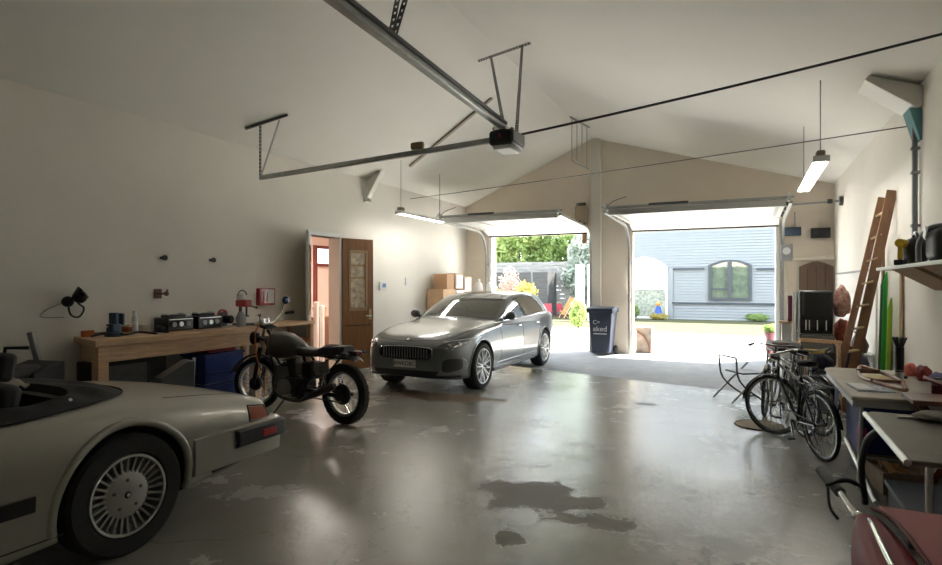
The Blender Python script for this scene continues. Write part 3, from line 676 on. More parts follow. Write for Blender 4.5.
    # bonnet-end lamps far outside the frame keep their simple shapes
    MB().box((3.47, -.6, .42), (3.52, .6, .56)).build('front_bumper', black, t, bevel=.02)
    return t
make_convertible()
cl = MB()
for i in range(13):
    for j in range(13):
        x, y = i/12-.5, j/12-.5; r = math.hypot(x, y)
        cl.v.append(V(x*.30, y*.34, .09*math.exp(-r*r*9)+.045*noise.noise(V(x*7, y*7, 3))+.03))
for i in range(12):
    for j in range(12): q = i*13+j; cl.f.append((q, q+1, q+14, q+13))
o = cl.build('crumpled_cloth', M('cream_cloth', (.34, .32, .26), .9, var=.2), smooth=60, solid=.01); o.location = (-4.32, 2.02, .925)
tag(o, 'crumpled cream cloth lying on the folded soft top', 'cloth')
bk = empty('folded_papers', (-4.62, 2.02, .945), .4, 'dark folder with a yellow strip lying on the folded soft top behind the cloth', 'folder')
MB().cbox((0, 0, 0), (.3, .2, .03)).build('cover', M('slate_cover', (.05, .06, .09), .5), bk, bevel=.005)
MB().cbox((.03, -.03, .017), (.2, .05, .006)).build('yellow_strip', M('yellow_strip', (.5, .36, .05), .6), bk)
# ---------------- overhead doors, tracks, lamps, opener ----------------
dwhite = M('door_panel_white', (.50, .50, .475), .45, var=.02)
tube_m = M('lit_tube', (1, .97, .90), .4, emit=16)
def overhead_door(x0, x1, label):
    t = empty('overhead_door', ((x0+x1)/2, 0, 0), label=label, cat='garage door', group='sectional overhead doors'); W = (x1-x0)/2-.03
    ys = [11.42, 12.14, 12.86, 13.50]
    for i in range(3):
        m = MB().box((-W, ys[i]+.004, 2.985), (W, ys[i+1]-.004, 3.03))
        m.build('door_section', dwhite, t, bevel=.006)
    m = MB().bar((0, 13.505, 3.0), (0, 13.93, 2.87), 2*W, .045, up=(0, 0, 1)); m.build('door_section', dwhite, t, bevel=.006)
    for k in range(5):
        x = -W+.12+k*(2*W-.24)/4; MB().box((x-.03, 11.45, 2.972), (x+.03, 13.48, 2.984)).build('stile', M('stile_grey', (.24, .24, .23), .5), t)
    MB().box((-W, 11.36, 2.95), (W, 11.42, 3.06)).build('edge_strut', alu, t, bevel=.01)
    MB().box((-W, 13.89, 2.83), (W, 13.95, 2.86)).build('bottom_seal', rubber, t)
    for s_ in (-1, 1):
        X = s_*(W+.07)
        P = [V(X, 13.88, 0), V(X, 13.88, 1), V(X, 13.88, 2.35)]+[V(X, 13.88-.6*(1-math.cos(a)), 2.35+.6*math.sin(a)) for a in [PI/2*k/10 for k in range(1, 11)]]+[V(X, 12.4, 2.975), V(X, 11.3, 3.01)]
        tk = MB().tube(P, .034, 4).build('track', steel, t, smooth=50)
        for z in (.5, 1.3, 2.1): MB().box((X-.03, 13.9, z), (X+.03, 14.0, z+.06)).build('track_bracket', steel, tk)
        q = MB()
        for y in (11.6, 12.3, 13.0, 13.45): q.cyl((X-.05*s_, y, 2.99), (X-.05*s_, y, 3.05), .03, 10)
        q.build('rollers', dsteel, t)
    MB().cyl((-W-.12, 11.30, 3.10), (W+.12, 11.30, 3.10), .018, 10).build('shaft', steel, t)
    MB().cyl((-W*.5, 11.30, 3.10), (-.06, 11.30, 3.10), .035, 12).build('spring', dsteel, t)
    MB().box((-W, 11.26, 3.06), (W, 11.33, 3.085)).build('shaft_rail', steel, t, bevel=.004)
    for s_ in (-1, 1): MB().cyl((s_*(W+.02), 11.30, 3.10), (s_*(W+.07), 11.30, 3.10), .07, 20).build('cable_drum', alu, t, smooth=40)
    MB().tube(spline([(-W-.03, 11.3, 3.1), (-W+.1, 11.28, 3.2), (-W+.35, 11.3, 3.28)], 8), .006, 6).build('cable', black, t)
    return t
overhead_door(-6.08, -3.42, 'left overhead door, raised above the grey car, white panels')
overhead_door(-2.45, .63, 'right overhead door, raised white panels in front of the blue house view')
o = empty('shaft_bracket', (1.58, 12.8, 3.17), label='horizontal steel rod with a round flange on the right wall', cat='rod')
MB().cyl((0, 0, 0), (-.95, 0, -.03), .02, 10).build('rod', steel, o, smooth=40); MB().cyl((.03, 0, 0), (-.03, 0, 0), .09, 20).build('flange', dsteel, o, smooth=40); MB().box((-.22, -.03, -.04), (-.14, .03, .04)).build('coupling', dsteel, o)
def tube_lamp(x, y0, y1, z, label, thick, tilt=0):
    t = empty('tube_lamp', (x, (y0+y1)/2, z), label=label, cat='lamp', group='hanging fluorescent tube lamps'); h = (y1-y0)/2
    w_ = thick
    MB().prism([(-w_, -.01), (-w_*.45, .05), (w_*.45, .05), (w_, -.01), (w_*.94, -.012), (w_*.4, .04), (-w_*.4, .04), (-w_*.94, -.012)], -h, h, 'XZ').build('reflector', wpaint, t)
    for s_ in (-1, 1): MB().cyl((s_*w_*.45, -h+.03, -.0), (s_*w_*.45, h-.03, -.0), .016, 12).build('tube', tube_m, t, smooth=40)
    for s_ in (-1, 1): MB().box((-w_, s_*h-.015, -.02), (w_, s_*h+.015, .05)).build('end_cap', wpaint, t, bevel=.006)
    for s_ in (-1, 1):
        yy = s_*(h-.1) if abs(h) else 0
        MB().cyl((0, yy, .05), (0, yy, ceil_z(x)-z+.01), .006, 6).build('hanging_wire', greyp, t)
    MB().cbox((0, -h+.1, .085), (.09, .16, .07)).build('ballast', M('brown_box', (.25, .19, .13), .7), t, bevel=.02)
    return t
tube_lamp(-6.0, 9.46, 11.22, 2.97, 'long lit tube lamp hanging by the left wall above the car', .07)
tube_lamp(.75, 7.6, 9.95, 3.0, 'lit twin tube lamp hanging right of the open doorway, near the ladder', .085)
# opener hanging on its rails
op = empty('door_opener', (-2.20, 5.5, 3.09), label='black ceiling door opener with a small red mark where the rails meet', cat='door opener')
MB().cbox((0, 0, -.03), (.26, .34, .15)).build('housing', M('opener_black', (.03, .032, .035), .4), op, bevel=.035, seg=4)
MB().cbox((0, .01, -.115), (.2, .30, .05)).build('lens_cover', M('frosted_lens', (.7, .72, .72), .4), op, bevel=.02, seg=3)
MB().cbox((.134, 0, -.02), (.01, .3, .11)).build('side_grille', greyp, op, bevel=.01)
text('mark', '4', .06, M('red_mark', (.6, .02, .02), .5), op, (-.01, -.172, -.02), (PI/2, 0, 0))
MB().cbox((.0, -.16, .055), (.12, .04, .03)).build('motor_bracket', chrome, op)
for k in range(4): MB().ball((-.09+k*.05, -.1+.03*k, .075), .024, 6).build('cog', M('brass', (.3, .25, .15), .4, .8), op, smooth=60)
rl = empty('opener_rail', (0, 0, 0), label='thick galvanised rail running from the opener towards the upper left', cat='rail')
MB().bar((-2.20, 5.45, 3.17), (-2.03, 2.0, 3.17), .07, .05).build('rail', steel, rl, bevel=.012)
MB().bar((-2.16, 5.4, 3.205), (-1.99, 2.0, 3.205), .025, .03).build('chain_track', dsteel, rl, bevel=.008)
def strap(name, a, b, parent, w_=.035, n=None):
    """perforated strap with its row of holes"""
    a, b = Vector(a), Vector(b); L = (b-a).length; n = n or int(L/.06); m = MB(); d = (b-a)/L; u = V(1, 0, 0) if abs(d.x) < .7 else V(0, 0, 1)
    s_ = (u-d*u.dot(d)).normalized(); nn = s_.cross(d)
    def quad(p0, p1, o0, o1):
        m.add([p0+s_*o0-nn*.003, p0+s_*o1-nn*.003, p1+s_*o1-nn*.003, p1+s_*o0-nn*.003, p0+s_*o0+nn*.003, p0+s_*o1+nn*.003, p1+s_*o1+nn*.003, p1+s_*o0+nn*.003], [(0, 1, 2, 3), (4, 7, 6, 5), (0, 4, 5, 1), (1, 5, 6, 2), (2, 6, 7, 3), (3, 7, 4, 0)])
    quad(a, b, -w_/2, -w_/4.5); quad(a, b, w_/4.5, w_/2)
    for k in range(n+1):
        p = a+d*L*k/(n+1); quad(p, p+d*L*.5/(n+1), -w_/4.5, w_/4.5)
    return m.build(name, dsteel, parent, recalc=False)
hb = empty('opener_hanger', (0, 0, 0), label='perforated steel T hanger holding the opener under the ceiling', cat='hanger')
strap('strap', (-2.26, 5.62, 3.15), (-3.42, 7.92, 4.98), hb); strap('strap', (-2.14, 5.62, 3.15), (-2.83, 7.66, 4.94), hb)
strap('crossbar', (-3.67, 8.03, 4.98), (-2.68, 7.60, 4.92), hb)
h2 = empty('rail_hanger', (0, 0, 0), label='pair of perforated straps holding the thick rail at the top edge', cat='hanger')
strap('strap', (-2.09, 3.2, 3.2), (-2.25, 3.9, ceil_z(-2.25)), h2, .04); strap('strap', (-2.06, 3.2, 3.2), (-2.02, 3.85, ceil_z(-2.02)), h2, .04)
r2_ = empty('cross_rail', (0, 0, 0), label='thin steel cross rail from the opener to the left wall hanger', cat='rail')
MB().bar((-2.31, 5.47, 3.07), (-6.0, 5.98, 3.06), .05, .06).build('rail', steel, r2_, bevel=.01)
MB().cbox((-3.3, 5.6, 3.14), (.16, .06, .08)).build('bracket', M('brass', (.3, .25, .15)), r2_, bevel=.02)
h3 = empty('cross_rail_hanger', (0, 0, 0), label='triangular strap hanger at the left end of the cross rail', cat='hanger')
strap('strap', (-6.0, 5.98, 3.09), (-6.22, 6.2, ceil_z(-6.22)-.03), h3); MB().cyl((-5.98, 5.98, 3.09), (-6.02, 6.36, ceil_z(-6.02)-.04), .012, 8).build('rod', steel, h3)
MB().bar((-6.4, 6.1, ceil_z(-6.4)-.02), (-5.9, 6.4, ceil_z(-5.9)-.02), .03, .03).build('crossbar', dsteel, h3)
def wire(name, a, b, r, label, cat='cable', sag=.02, mat=None):
    a, b = Vector(a), Vector(b); return tag(MB().tube([a.lerp(b, k/20)-V(0, 0, sag*4*(k/20)*(1-k/20)) for k in range(21)], r, 6).build(name, mat or black), label, cat)
wire('cable', (-2.1, 5.6, 3.13), (1.46, 6.05, 3.68), .012, 'black cable running from the opener to the upper right wall')
wire('wire', (-6.74, 11.1, 3.5), (1.6, 7.6, 3.29), .006, 'thin wire strung across the garage above the door heads', mat=dsteel)
tag(MB().bar((-6.04, 9.96, 3.95), (-4.0, 9.31, 4.83), .05, .04).build('batten', M('tan_batten', (.45, .40, .33), .6)), 'slanting batten fixed under the left ceiling slope behind the rail', 'batten')
gd = empty('ridge_bracket', (0, 0, 0), label='hanging steel bracket of parallel bars below the ridge by the post', cat='bracket')
for k, (dx, dy) in enumerate(((0, 0), (.05, .22), (.1, .44), (.15, .66))):
    MB().bar((-3.30+dx, 11.9+dy, 5.08), (-3.30+dx, 11.9+dy, 4.18-.02*k), .03, .012).build('bar', steel, gd)
MB().bar((-3.30, 11.9, 4.2), (-3.13, 12.6, 4.12), .03, .03).build('lower_rail', steel, gd); MB().bar((-3.32, 11.85, 5.08), (-3.12, 12.65, 5.04), .03, .03).build('upper_rail', steel, gd)
# wall knee brackets
gw = M('off_white_steel', (.60, .59, .54), .5)
kb = empty('knee_bracket', (0, 0, 0), label='white triangular knee bracket high on the left wall', cat='bracket')
MB().prism([(XL, ceil_z(XL)-.02), (XL, 3.3), (XL+.06, 3.3), (XL+.40, ceil_z(XL+.38)-.02)], 9.42, 9.56, 'XZ').build('gusset', gw, kb, bevel=.01); MB().box((XL, 9.40, 3.22), (XL+.05, 9.58, 3.36)).build('foot', alu, kb, bevel=.005)
kb = empty('knee_bracket', (0, 0, 0), label='large pale knee bracket high on the right wall beside the conduit', cat='bracket')
MB().prism([(XR, 3.62), (XR, 3.42), (XR-.05, 3.40), (XR-.50, ceil_z(XR-.48)-.06), (XR-.46, ceil_z(XR-.46)-.01)], 7.30, 7.75, 'XZ').build('gusset', gw, kb, bevel=.01)
MB().prism([(XR, 3.40), (XR-.11, 3.42), (XR-.02, 3.08), (XR, 3.08)], 7.34, 7.62, 'XZ').build('blue_foot', M('blue_green_paint', (.12, .32, .36), .5), kb, bevel=.005)
cdt = empty('conduit', (1.57, 7.45, 0), label='vertical grey conduit on the right wall above the shelf', cat='pipe')
MB().cyl((0, 0, 1.84), (0, 0, 3.62), .026, 12).build('pipe', greyp, cdt, smooth=40)
for z in (2.2, 2.75, 3.0): MB().box((-.035, -.03, z), (.04, .03, z+.03)).build('clip', greyp, cdt)
MB().tube([(0, 0, 1.98), (-.02, -.1, 1.92), (-.05, -.3, 1.88)], .006, 6).build('lead', black, cdt)
struct(MB().box((-3.38, 13.86, 0), (-3.15, 14.0, 5.1)).build('trim_2', M('pale_post', (.66, .63, .56), .6), bevel=.01))
jb = empty('junction_box', (-3.62, 13.9, 3.2), label='tan box with cables on the middle pier above the left door corner', cat='box')
MB().cbox((0, 0, .05), (.26, .16, .5)).build('box', M('tan_box', (.45, .36, .25), .7), jb, bevel=.01)
for k in range(3): MB().ball((-.07+k*.07, -.02, .34), .05, 6).build('cable_coil', dsteel, jb, smooth=60)
MB().cbox((.07, .04, -.42), (.1, .06, .35)).build('strike_block', M('brown_block', (.25, .13, .07), .7), jb)
sp = empty('wall_speaker', (1.36, 13.93, 2.67), label='small black box speaker on the far wall right of the door', cat='speaker')
MB().cbox((0, 0, 0), (.34, .14, .2)).build('case', black, sp, bevel=.01); MB().cbox((0, -.073, 0), (.30, .01, .17)).build('grille', black, sp)
sp = empty('door_control_box', (.86, 13.93, 2.72), label='small dark blue control box beside the right door track', cat='control box')
MB().cbox((0, 0, 0), (.3, .14, .17)).build('case', M('navy_case', (.03, .06, .11), .5), sp, bevel=.01); MB().cyl((.04, -.02, .08), (.04, -.02, .4), .015, 8).build('pipe', greyp, sp)
sp = empty('meter_box', (.74, 13.92, 2.28), label='grey meter box with a round dial beside the right door', cat='meter')
MB().cbox((0, 0, 0), (.22, .15, .34)).build('case', greyp, sp, bevel=.015); MB().cyl((.0, -.06, .03), (0, -.09, .03), .075, 20).build('dial', whitep, sp, smooth=40)
# closet recess at the right of the far wall
struct(MB().box((.70, 13.92, 0), (.79, 14.0, 2.12)).box((.70, 13.92, 2.12), (1.61, 14.0, 2.2)).build('trim_3', M('cream_trim', (.70, .64, .54), .5), bevel=.008))
cd_ = MB(); cd_.prism([(.98, .02), (1.585, .02), (1.585, 1.98)]+[(1.585-.605*i/10, 1.98+.1*math.sin(PI*i/10)) for i in range(1, 10)]+[(.98, 1.98)], 13.93, 13.99, 'XZ')
dd = struct(cd_.build('door_1', M('chocolate_door', (.13, .075, .05), .6, var=.15, scale=6, stretch=(6, 1, .5)), bevel=.004))
for x in (1.12, 1.28, 1.44): MB().box((x, 13.92, .05), (x+.012, 13.935, 1.98)).build('groove', black, dd)
# panelled cupboard face on the right wall
struct(MB().box((1.585, 9.6, 0), (1.61, 13.4, 1.8)).build('trim_4', M('grey_white_board', (.72, .70, .66), .6), bevel=.004))
MBt = MB().box((1.57, 9.58, 1.8), (1.61, 13.42, 1.83)); struct(MBt.build('trim_5', greyp))
tag(MB().bar((1.56, 12.4, 1.42), (1.56, 12.5, 1.30), .02, .05).build('coat_hook', steel), 'small metal hook on the white board of the right wall', 'hook')
# ---------------- side doorway and the room behind it ----------------
pink = M('pink_boards', (.80, .66, .58), .7, var=.04, scale=2, stretch=(1, 6, 1)); RX0 = -9.6
m = MB(); m.box((RX0-.1, 6.6, -.2), (RX0, 12.8, 2.9)); struct(m.build('wall_room_far', pink))
struct(MB().box((RX0, 12.7, -.2), (-6.95, 12.8, 2.9)).build('wall_room_side', pink)); struct(MB().box((RX0, 6.6, -.2), (-6.95, 6.7, 2.9)).build('wall_room_near', pink))
struct(MB().box((RX0-.1, 6.6, 2.8), (-6.95, 12.8, 2.95)).build('ceiling_room', white)); struct(MB().box((RX0-.1, 6.6, -.15), (-6.75, 12.8, -.0)).build('floor_room', M('brown_tile', (.22, .13, .10), .5, var=.3, scale=7)))
rfill = bpy.data.lights.new('room_fill_light', 'AREA'); rfill.energy = 80; rfill.size = .8; rfill.color = (1, .90, .82); ro = bpy.data.objects.new('room_fill_light', rfill); COL.objects.link(ro); ro.location = (-8.3, 9.6, 2.75)  # unseen area light added to brighten the side room
wr = struct(MB().box((-9.6, 11.35, 2.06), (-9.52, 12.6, 2.13)).box((-9.6, 11.35, 2.50), (-9.52, 12.6, 2.57)).box((-9.6, 11.28, 0), (-9.52, 11.35, 2.57)).build('window_1', M('maroon_frame', (.15, .03, .025), .5)))
MB().box((-9.58, 11.35, 2.13), (-9.55, 12.6, 2.50)).build('pane', M('glowing_pane', (.75, .86, .95), .2, emit=.8), wr)  # pane glows by itself, standing in for daylight outside
sb = empty('stair', (-8.4, 10.3, 0), label='brown wooden stair flight in the room behind the side door', cat='stair')
for k in range(3): MB().box((-.5-k*.22, -.5, 0), (-.28-k*.22, .9, .22+k*.2)).build('step', M('stair_wood', (.33, .17, .10), .5, var=.2), sb, bevel=.005)
cx = empty('wooden_box', (-8.0, 9.55, 0), label='brown wooden box with a basket on top behind the side door', cat='box')
MB().box((-.25, -.2, 0), (.25, .3, .95)).build('box', dwood, cx, bevel=.01); MB().lathe([(0, .95), (.12, .95), (.15, 1.15), (.13, 1.15), (.1, .98), (0, .98)], (0, .05, 0), n=16).build('basket', pine, cx)
nl = empty('newel_post', (-7.45, 8.85, 0), label='two pale newel posts just inside the side doorway', cat='post')
MB().box((-.04, -.04, 0), (.04, .04, 1.28)).build('post', wpaint, nl, bevel=.01); MB().box((-.04, .14, 0), (.04, .2, 1.2)).build('post', wpaint, nl, bevel=.01)
df = MB(); df.box((XL-.22, DY0-.08, 0), (XL+.03, DY0, DZ+.08)); df.box((XL-.22, DY1, 0), (XL+.03, DY1+.07, DZ+.08)); df.box((XL-.22, DY0, DZ), (XL+.03, DY1, DZ+.08))
struct(df.build('trim_6', wpaint, bevel=.006))
def leaf(name, hinge, end, mat, glass=True):
    h = Vector(hinge); e = Vector(end); d = (e-h); W = d.length; t = empty(name, hinge, math.atan2(d.y, d.x)); t['kind'] = 'structure'
    m = MB()
    if glass:
        m.box((0, -.022, .03), (W, .022, 1.12)); m.box((0, -.022, 1.12), (W*.2, .022, DZ)); m.box((W*.8, -.022, 1.12), (W, .022, DZ)); m.box((W*.2, -.022, 2.25), (W*.8, .022, DZ))
    else: m.box((0, -.022, .03), (W, .022, DZ))
    m.build('leaf', mat, t, bevel=.003)
    if glass:
        f = MB()
        for s_ in (-1, 1):
            f.box((W*.2, s_*.022, 1.12), (W*.26, s_*.035, 2.25)); f.box((W*.74, s_*.022, 1.12), (W*.8, s_*.035, 2.25)); f.box((W*.26, s_*.022, 1.12), (W*.74, s_*.035, 1.18)); f.box((W*.26, s_*.022, 2.19), (W*.74, s_*.035, 2.25))
            f.box((W*.26, s_*.022, 1.95), (W*.74, s_*.03, 1.98)); f.box((W*.26, s_*.022, 1.72), (W*.74, s_*.03, 1.75))
        f.build('glazing_bead', M('tan_bead', (.42, .27, .14), .5), t)
        MB().box((W*.26, -.006, 1.18), (W*.74, .006, 2.19)).build('pane', M('patterned_glass', (.62, .52, .38), .15, var=.5, scale=9), t)
        MB().box((W*.08, -.03, .84), (W*.92, -.022, .86)).box((W*.08, .022, .84), (W*.92, .03, .86)).build('rail_line', M('dark_groove', (.08, .04, .02), .6), t)
    hd = MB()
    for s_ in (-1, 1): hd.cyl((W*.9, s_*.02, 1.02), (W*.9, s_*.06, 1.02), .012, 8); hd.bar((W*.92, s_*.06, 1.02), (W*.72, s_*.06, 1.02), .015, .02)
    hd.build('handle', chrome, t)
    MB().box((W*.86, -.028, .95), (W*.94, .028, 1.15)).build('lock_plate', M('brass_plate', (.5, .4, .2), .35, .8), t)
    return t
oak = M('oak_door', (.25, .115, .04), .5, var=.18, scale=4, stretch=(6, 6, .6))
leaf('door_2', (XL+.035, DY1+.06, 0), (-6.46, 9.28, 0), oak)
leaf('door_3', (XL+.04, DY0-.05, 0), (-6.30, 7.27, 0), wpaint)
# things on the left wall
tm = empty('thermostat', (XL+.015, 10.03, 1.58), label='small white thermostat with a blue screen beside the brown door', cat='thermostat')
MB().box((-.01, -.12, -.08), (.02, .12, .08)).build('case', whitep, tm, bevel=.005); MB().box((.02, -.03, -.03), (.024, .09, .05)).build('screen', M('blue_screen', (.10, .22, .4), .3), tm)
tag(MB().box((XL, 10.92, 1.60), (XL+.02, 11.02, 1.76)).build('light_switch', whitep, bevel=.004), 'white light switch on the left wall above the car bonnet', 'switch')
sc_ = MB()
for y, lb in ((5.05, 'small dark round wall peg high above the workbench, left one'), (5.8, 'small dark round wall peg high above the workbench, right one')):
    p = empty('wall_peg', (XL, y, 1.945), label=lb, cat='peg', group='dark wall pegs'); MB().cyl((0, 0, 0), (.06, 0, 0), .02, 10).build('stem', dsteel, p); MB().cyl((.06, 0, 0), (.08, 0, 0), .035, 12).build('head', black, p)
hk = empty('wall_hook', (XL, 5.0, 1.49), label='rusty brown hook bracket on the wall above the workbench', cat='hook')
rust = M('rusty_iron', (.20, .09, .06), .7)
MB().box((0, -.05, -.06), (.012, .05, .06)).build('plate', rust, hk); MB().tube([(0, 0, 0), (.1, 0, 0), (.13, .03, .02), (.12, .05, .05)], .012, 8).build('hook', rust, hk, smooth=50); MB().ball((.14, .02, .0), .03, 6).build('knob', rust, hk)
cl_ = empty('clamp_lamp', (XL, 3.86, 1.42), label='black clip lamp with a looped cord on the wall left of the workbench', cat='lamp')
MB().lathe([(.02, 0), (.04, .02), (.085, .12), (.08, .12), (.035, .02)], n=20, m=Matrix.Translation((.16, .02, .03)) @ Matrix.Rotation(-.8, 4, 'X') @ Matrix.Rotation(.5, 4, 'Y')).build('shade', gblack, cl_, smooth=40)
MB().cyl((0, 0, 0), (.17, .02, .03), .015, 8).ball((.1, 0, 0), .06, 8).ball((.2, .07, .05), .07, 8).build('arm', black, cl_, smooth=50); MB().tube(spline([(.1, 0, 0), (.1, .03, -.14), (.1, .12, -.17), (.12, .16, -.08), (.15, .08, -.02)], 20), .01, 6).build('cord', black, cl_, smooth=60)
MB().tube(spline([(.02, -.02, -.02), (.03, -.2, -.1), (.03, -.22, -.16), (.04, 0, -.17)], 16), .003, 5).build('thin_cord', black, cl_)
fa = empty('first_aid_cabinet', (XL, 6.80, 1.42), label='red and white first aid cabinet on the left wall', cat='cabinet')
MB().box((0, -.16, -.13), (.08, .16, .13)).build('case', redp, fa, bevel=.008); MB().box((.08, -.005, -.10), (.086, .13, .11)).build('white_panel', whitep, fa); MB().box((.08, -.08, -.09), (.086, -.06, .09)).build('white_mark', whitep, fa)
# ---------------- left side: workbench and what lies on it ----------------
BZ = 1.035
wb = empty('workbench', (-6.1, 4.7, 0), label='long pine workbench along the left wall', cat='workbench')
def wl_(x, y): return (x+6.1, y-4.7)
top = [wl_(-5.95, 3.72), wl_(-5.95, 6.0), wl_(-6.70, 6.2), wl_(-6.70, 3.95)]
MB().prism(top, BZ-.07, BZ, 'XY').build('worktop', pine, wb, bevel=.006)
MB().bar((.10, -.90, BZ-.15), (.10, 1.24, BZ-.15), .045, .17).build('front_apron', pine, wb, bevel=.004)
MB().bar((-.5, -.68, BZ-.17), (-.5, 1.3, BZ-.17), .045, .17).build('rear_apron', pine, wb, bevel=.004)
MB().bar((.10, -.88, BZ-.17), (-.5, -.70, BZ-.17), .045, .17).build('end_apron', pine, wb, bevel=.004)
for x, y in ((-6.03, 3.82), (-6.6, 4.05), (-6.03, 5.92), (-6.6, 5.98)): MB().box((x+6.1-.055, y-4.7-.055, 0), (x+6.1+.055, y-4.7+.055, BZ-.07)).build('leg', pine, wb, bevel=.004)
ws2 = empty('side_bench', (-6.44, 6.77, 0), label='narrow wooden side bench between the workbench and the doorway', cat='bench')
MB().box((-.28, -.52, BZ-.05), (.25, .55, BZ)).build('top', pine, ws2, bevel=.005)
for x in (-.22, .2):
    for y in (-.46, .5): MB().box((x-.03, y-.03, 0), (x+.03, y+.03, BZ-.05)).build('leg', pine, ws2)
MB().box((.1, -.45, .70), (.14, .52, .78)).build('rail', M('orange_wood', (.5, .18, .06), .5), ws2)
def radio(y, label):
    t = empty('tool_case', (-6.42, y, BZ), .04, label, 'tool case', 'black cases on the workbench')
    MB().box((-.12, -.19, 0), (.12, .19, .17)).build('case', gblack, t, bevel=.012)
    MB().box((-.08, -.13, .17), (.06, .13, .2)).build('raised_top', black, t, bevel=.01)
    for k in (-1, 0, 1): MB().cyl((.12, k*.1, .085), (.135, k*.1, .085), .03, 16).build('dial', alu if k == 0 else greyp, t, smooth=40)
    MB().box((.12, -.17, .14), (.126, .17, .15)).build('trim_line', alu, t)
    for s_ in (-1, 1): MB().box((-.05, s_*.12-.02, .2), (.05, s_*.12+.02, .215)).build('latch', alu, t)
    return t
radio(4.98, 'left of the two black cases on the workbench'); radio(5.42, 'right of the two black cases on the workbench')
ot = empty('pipe_clamp', (-6.50, 4.02, BZ), label='orange-handled pipe clamp at the left end of the workbench', cat='clamp')
MB().box((-.02, -.02, .01), (.02, .3, .04)).build('bar', dsteel, ot); MB().box((-.03, -.1, .0), (.03, .02, .07)).build('jaw', M('orange_plastic', (.5, .12, .02), .5), ot, bevel=.01); MB().cyl((0, .3, .02), (.0, .34, .1), .02, 8).build('screw', dsteel, ot)
vi = empty('bench_vise', (-6.30, 4.14, BZ), .2, 'blue-grey bench vise on the left part of the workbench', 'vise')
bl = M('slate_blue_iron', (.07, .11, .16), .5, .3)
MB().cyl((0, 0, 0), (0, 0, .05), .09, 20).build('base', bl, vi, bevel=.005); MB().box((-.05, -.06, .05), (.05, .06, .14)).build('body', bl, vi, bevel=.015)
MB().box((-.05, -.02, .14), (.05, .02, .26)).build('fixed_jaw', bl, vi, bevel=.008); MB().box((-.05, .07, .12), (.05, .10, .25)).build('moving_jaw', bl, vi, bevel=.008); MB().cyl((0, -.1, .11), (0, .2, .11), .014, 10).build('screw', chrome, vi); MB().cyl((-.08, .2, .11), (.08, .2, .11), .007, 6).build('handle', chrome, vi)
for (x, y, rz, c, lb) in ((-6.52, 4.40, .5, (.5, .13, .02), 'orange cordless drill lying behind the spray can'), (-6.3, 4.7, -.3, (.03, .03, .03), 'black power tool lying left of the black cases')):
    d = empty('hand_drill', (x, y, BZ), rz, lb, 'drill'); cm = M('drill_%d' % (c[0]*100), c, .5)
    MB().cyl((-.1, 0, .05), (.08, 0, .05), .035, 14).build('motor_body', cm, d, smooth=40, bevel=.006); MB().cyl((.08, 0, .05), (.15, 0, .05), .02, 12, .012).build('chuck', dsteel, d, smooth=40); MB().bar((-.05, 0, .04), (-.09, .13, .03), .03, .04).build('grip', black, d, bevel=.008); MB().cbox((-.1, .15, .03), (.1, .06, .05)).build('battery', black, d, bevel=.008)
sc2 = empty('spray_can', (-6.35, 4.42, BZ), label='white and silver spray can standing on the workbench', cat='can')
MB().lathe([(0, 0), (.032, 0), (.033, .01), (.033, .19), (.02, .215), (0, .215)], n=20).build('can', alu, sc2, smooth=40); MB().cyl((0, 0, .215), (0, 0, .27), .022, 14).build('cap', whitep, sc2, smooth=40); MB().lathe([(.034, .04), (.034, .15)], n=20).build('label_band', whitep, sc2)
bx_ = empty('small_white_box', (-6.5, 4.62, BZ), .3, 'small cream box on the workbench behind the spray can', 'box'); MB().box((-.05, -.06, 0), (.05, .06, .09)).build('box', M('cream_box', (.5, .47, .38), .6), bx_, bevel=.004); MB().box((-.052, -.062, .09), (.052, .062, .1)).build('lid', whitep, bx_)
cb = MB().tube(spline([(-6.4, 3.95, BZ+.01), (-6.3, 4.1, BZ+.05), (-6.2, 4.2, BZ+.02), (-6.25, 4.4, BZ+.03), (-6.1, 4.5, BZ+.012), (-6.3, 4.62, BZ+.02), (-6.15, 4.7, BZ+.012)], 40), .012, 6).build('power_cord', black, smooth=60); tag(cb, 'black power cord snaking across the workbench behind the tools', 'cord')
sw = empty('circular_saw', (-6.42, 5.72, BZ), .3, 'red and black circular saw at the right end of the workbench', 'saw')
MB().cyl((-.03, 0, .1), (.03, 0, .1), .1, 24).build('blade_guard', dsteel, sw, bevel=.005); MB().cyl((.03, 0, .1), (.14, 0, .1), .055, 16).build('motor', black, sw, bevel=.01); MB().tube(spline([(0, -.12, .1), (0, -.06, .22), (0, .08, .2), (0, .1, .1)], 12), .018, 8).build('handle', redp, sw, smooth=60); MB().box((-.08, -.14, 0), (.1, .14, .012)).build('base_plate', alu, sw)
dp = empty('drill_press', (-6.42, 6.08, BZ), -.1, 'small red and black drill press on the side bench', 'drill press')
MB().box((-.11, -.1, 0), (.12, .1, .03)).build('base', dsteel, dp, bevel=.008); MB().cyl((-.06, 0, .03), (-.06, 0, .42), .022, 14).build('column', dsteel, dp, smooth=40); MB().box((-.1, -.06, .26), (.12, .06, .36)).build('head', redp, dp, bevel=.02)
MB().cyl((-.05, 0, .36), (-.05, 0, .44), .06, 20).build('pulley_cover', whitep, dp, bevel=.01); MB().cyl((.07, 0, .26), (.07, 0, .12), .014, 10).build('chuck', dsteel, dp); MB().cyl((0, 0, .12), (0, 0, .14), .08, 20).build('table', dsteel, dp)
MB().cyl((.02, .06, .28), (.03, .2, .24), .008, 8).ball((.03, .2, .24), .016, 6).build('feed_handle', black, dp); MB().tube(arc((-.02, 0, .42), .07, 0, 180, 10, 'YZ'), .008, 6).build('top_loop', dsteel, dp)
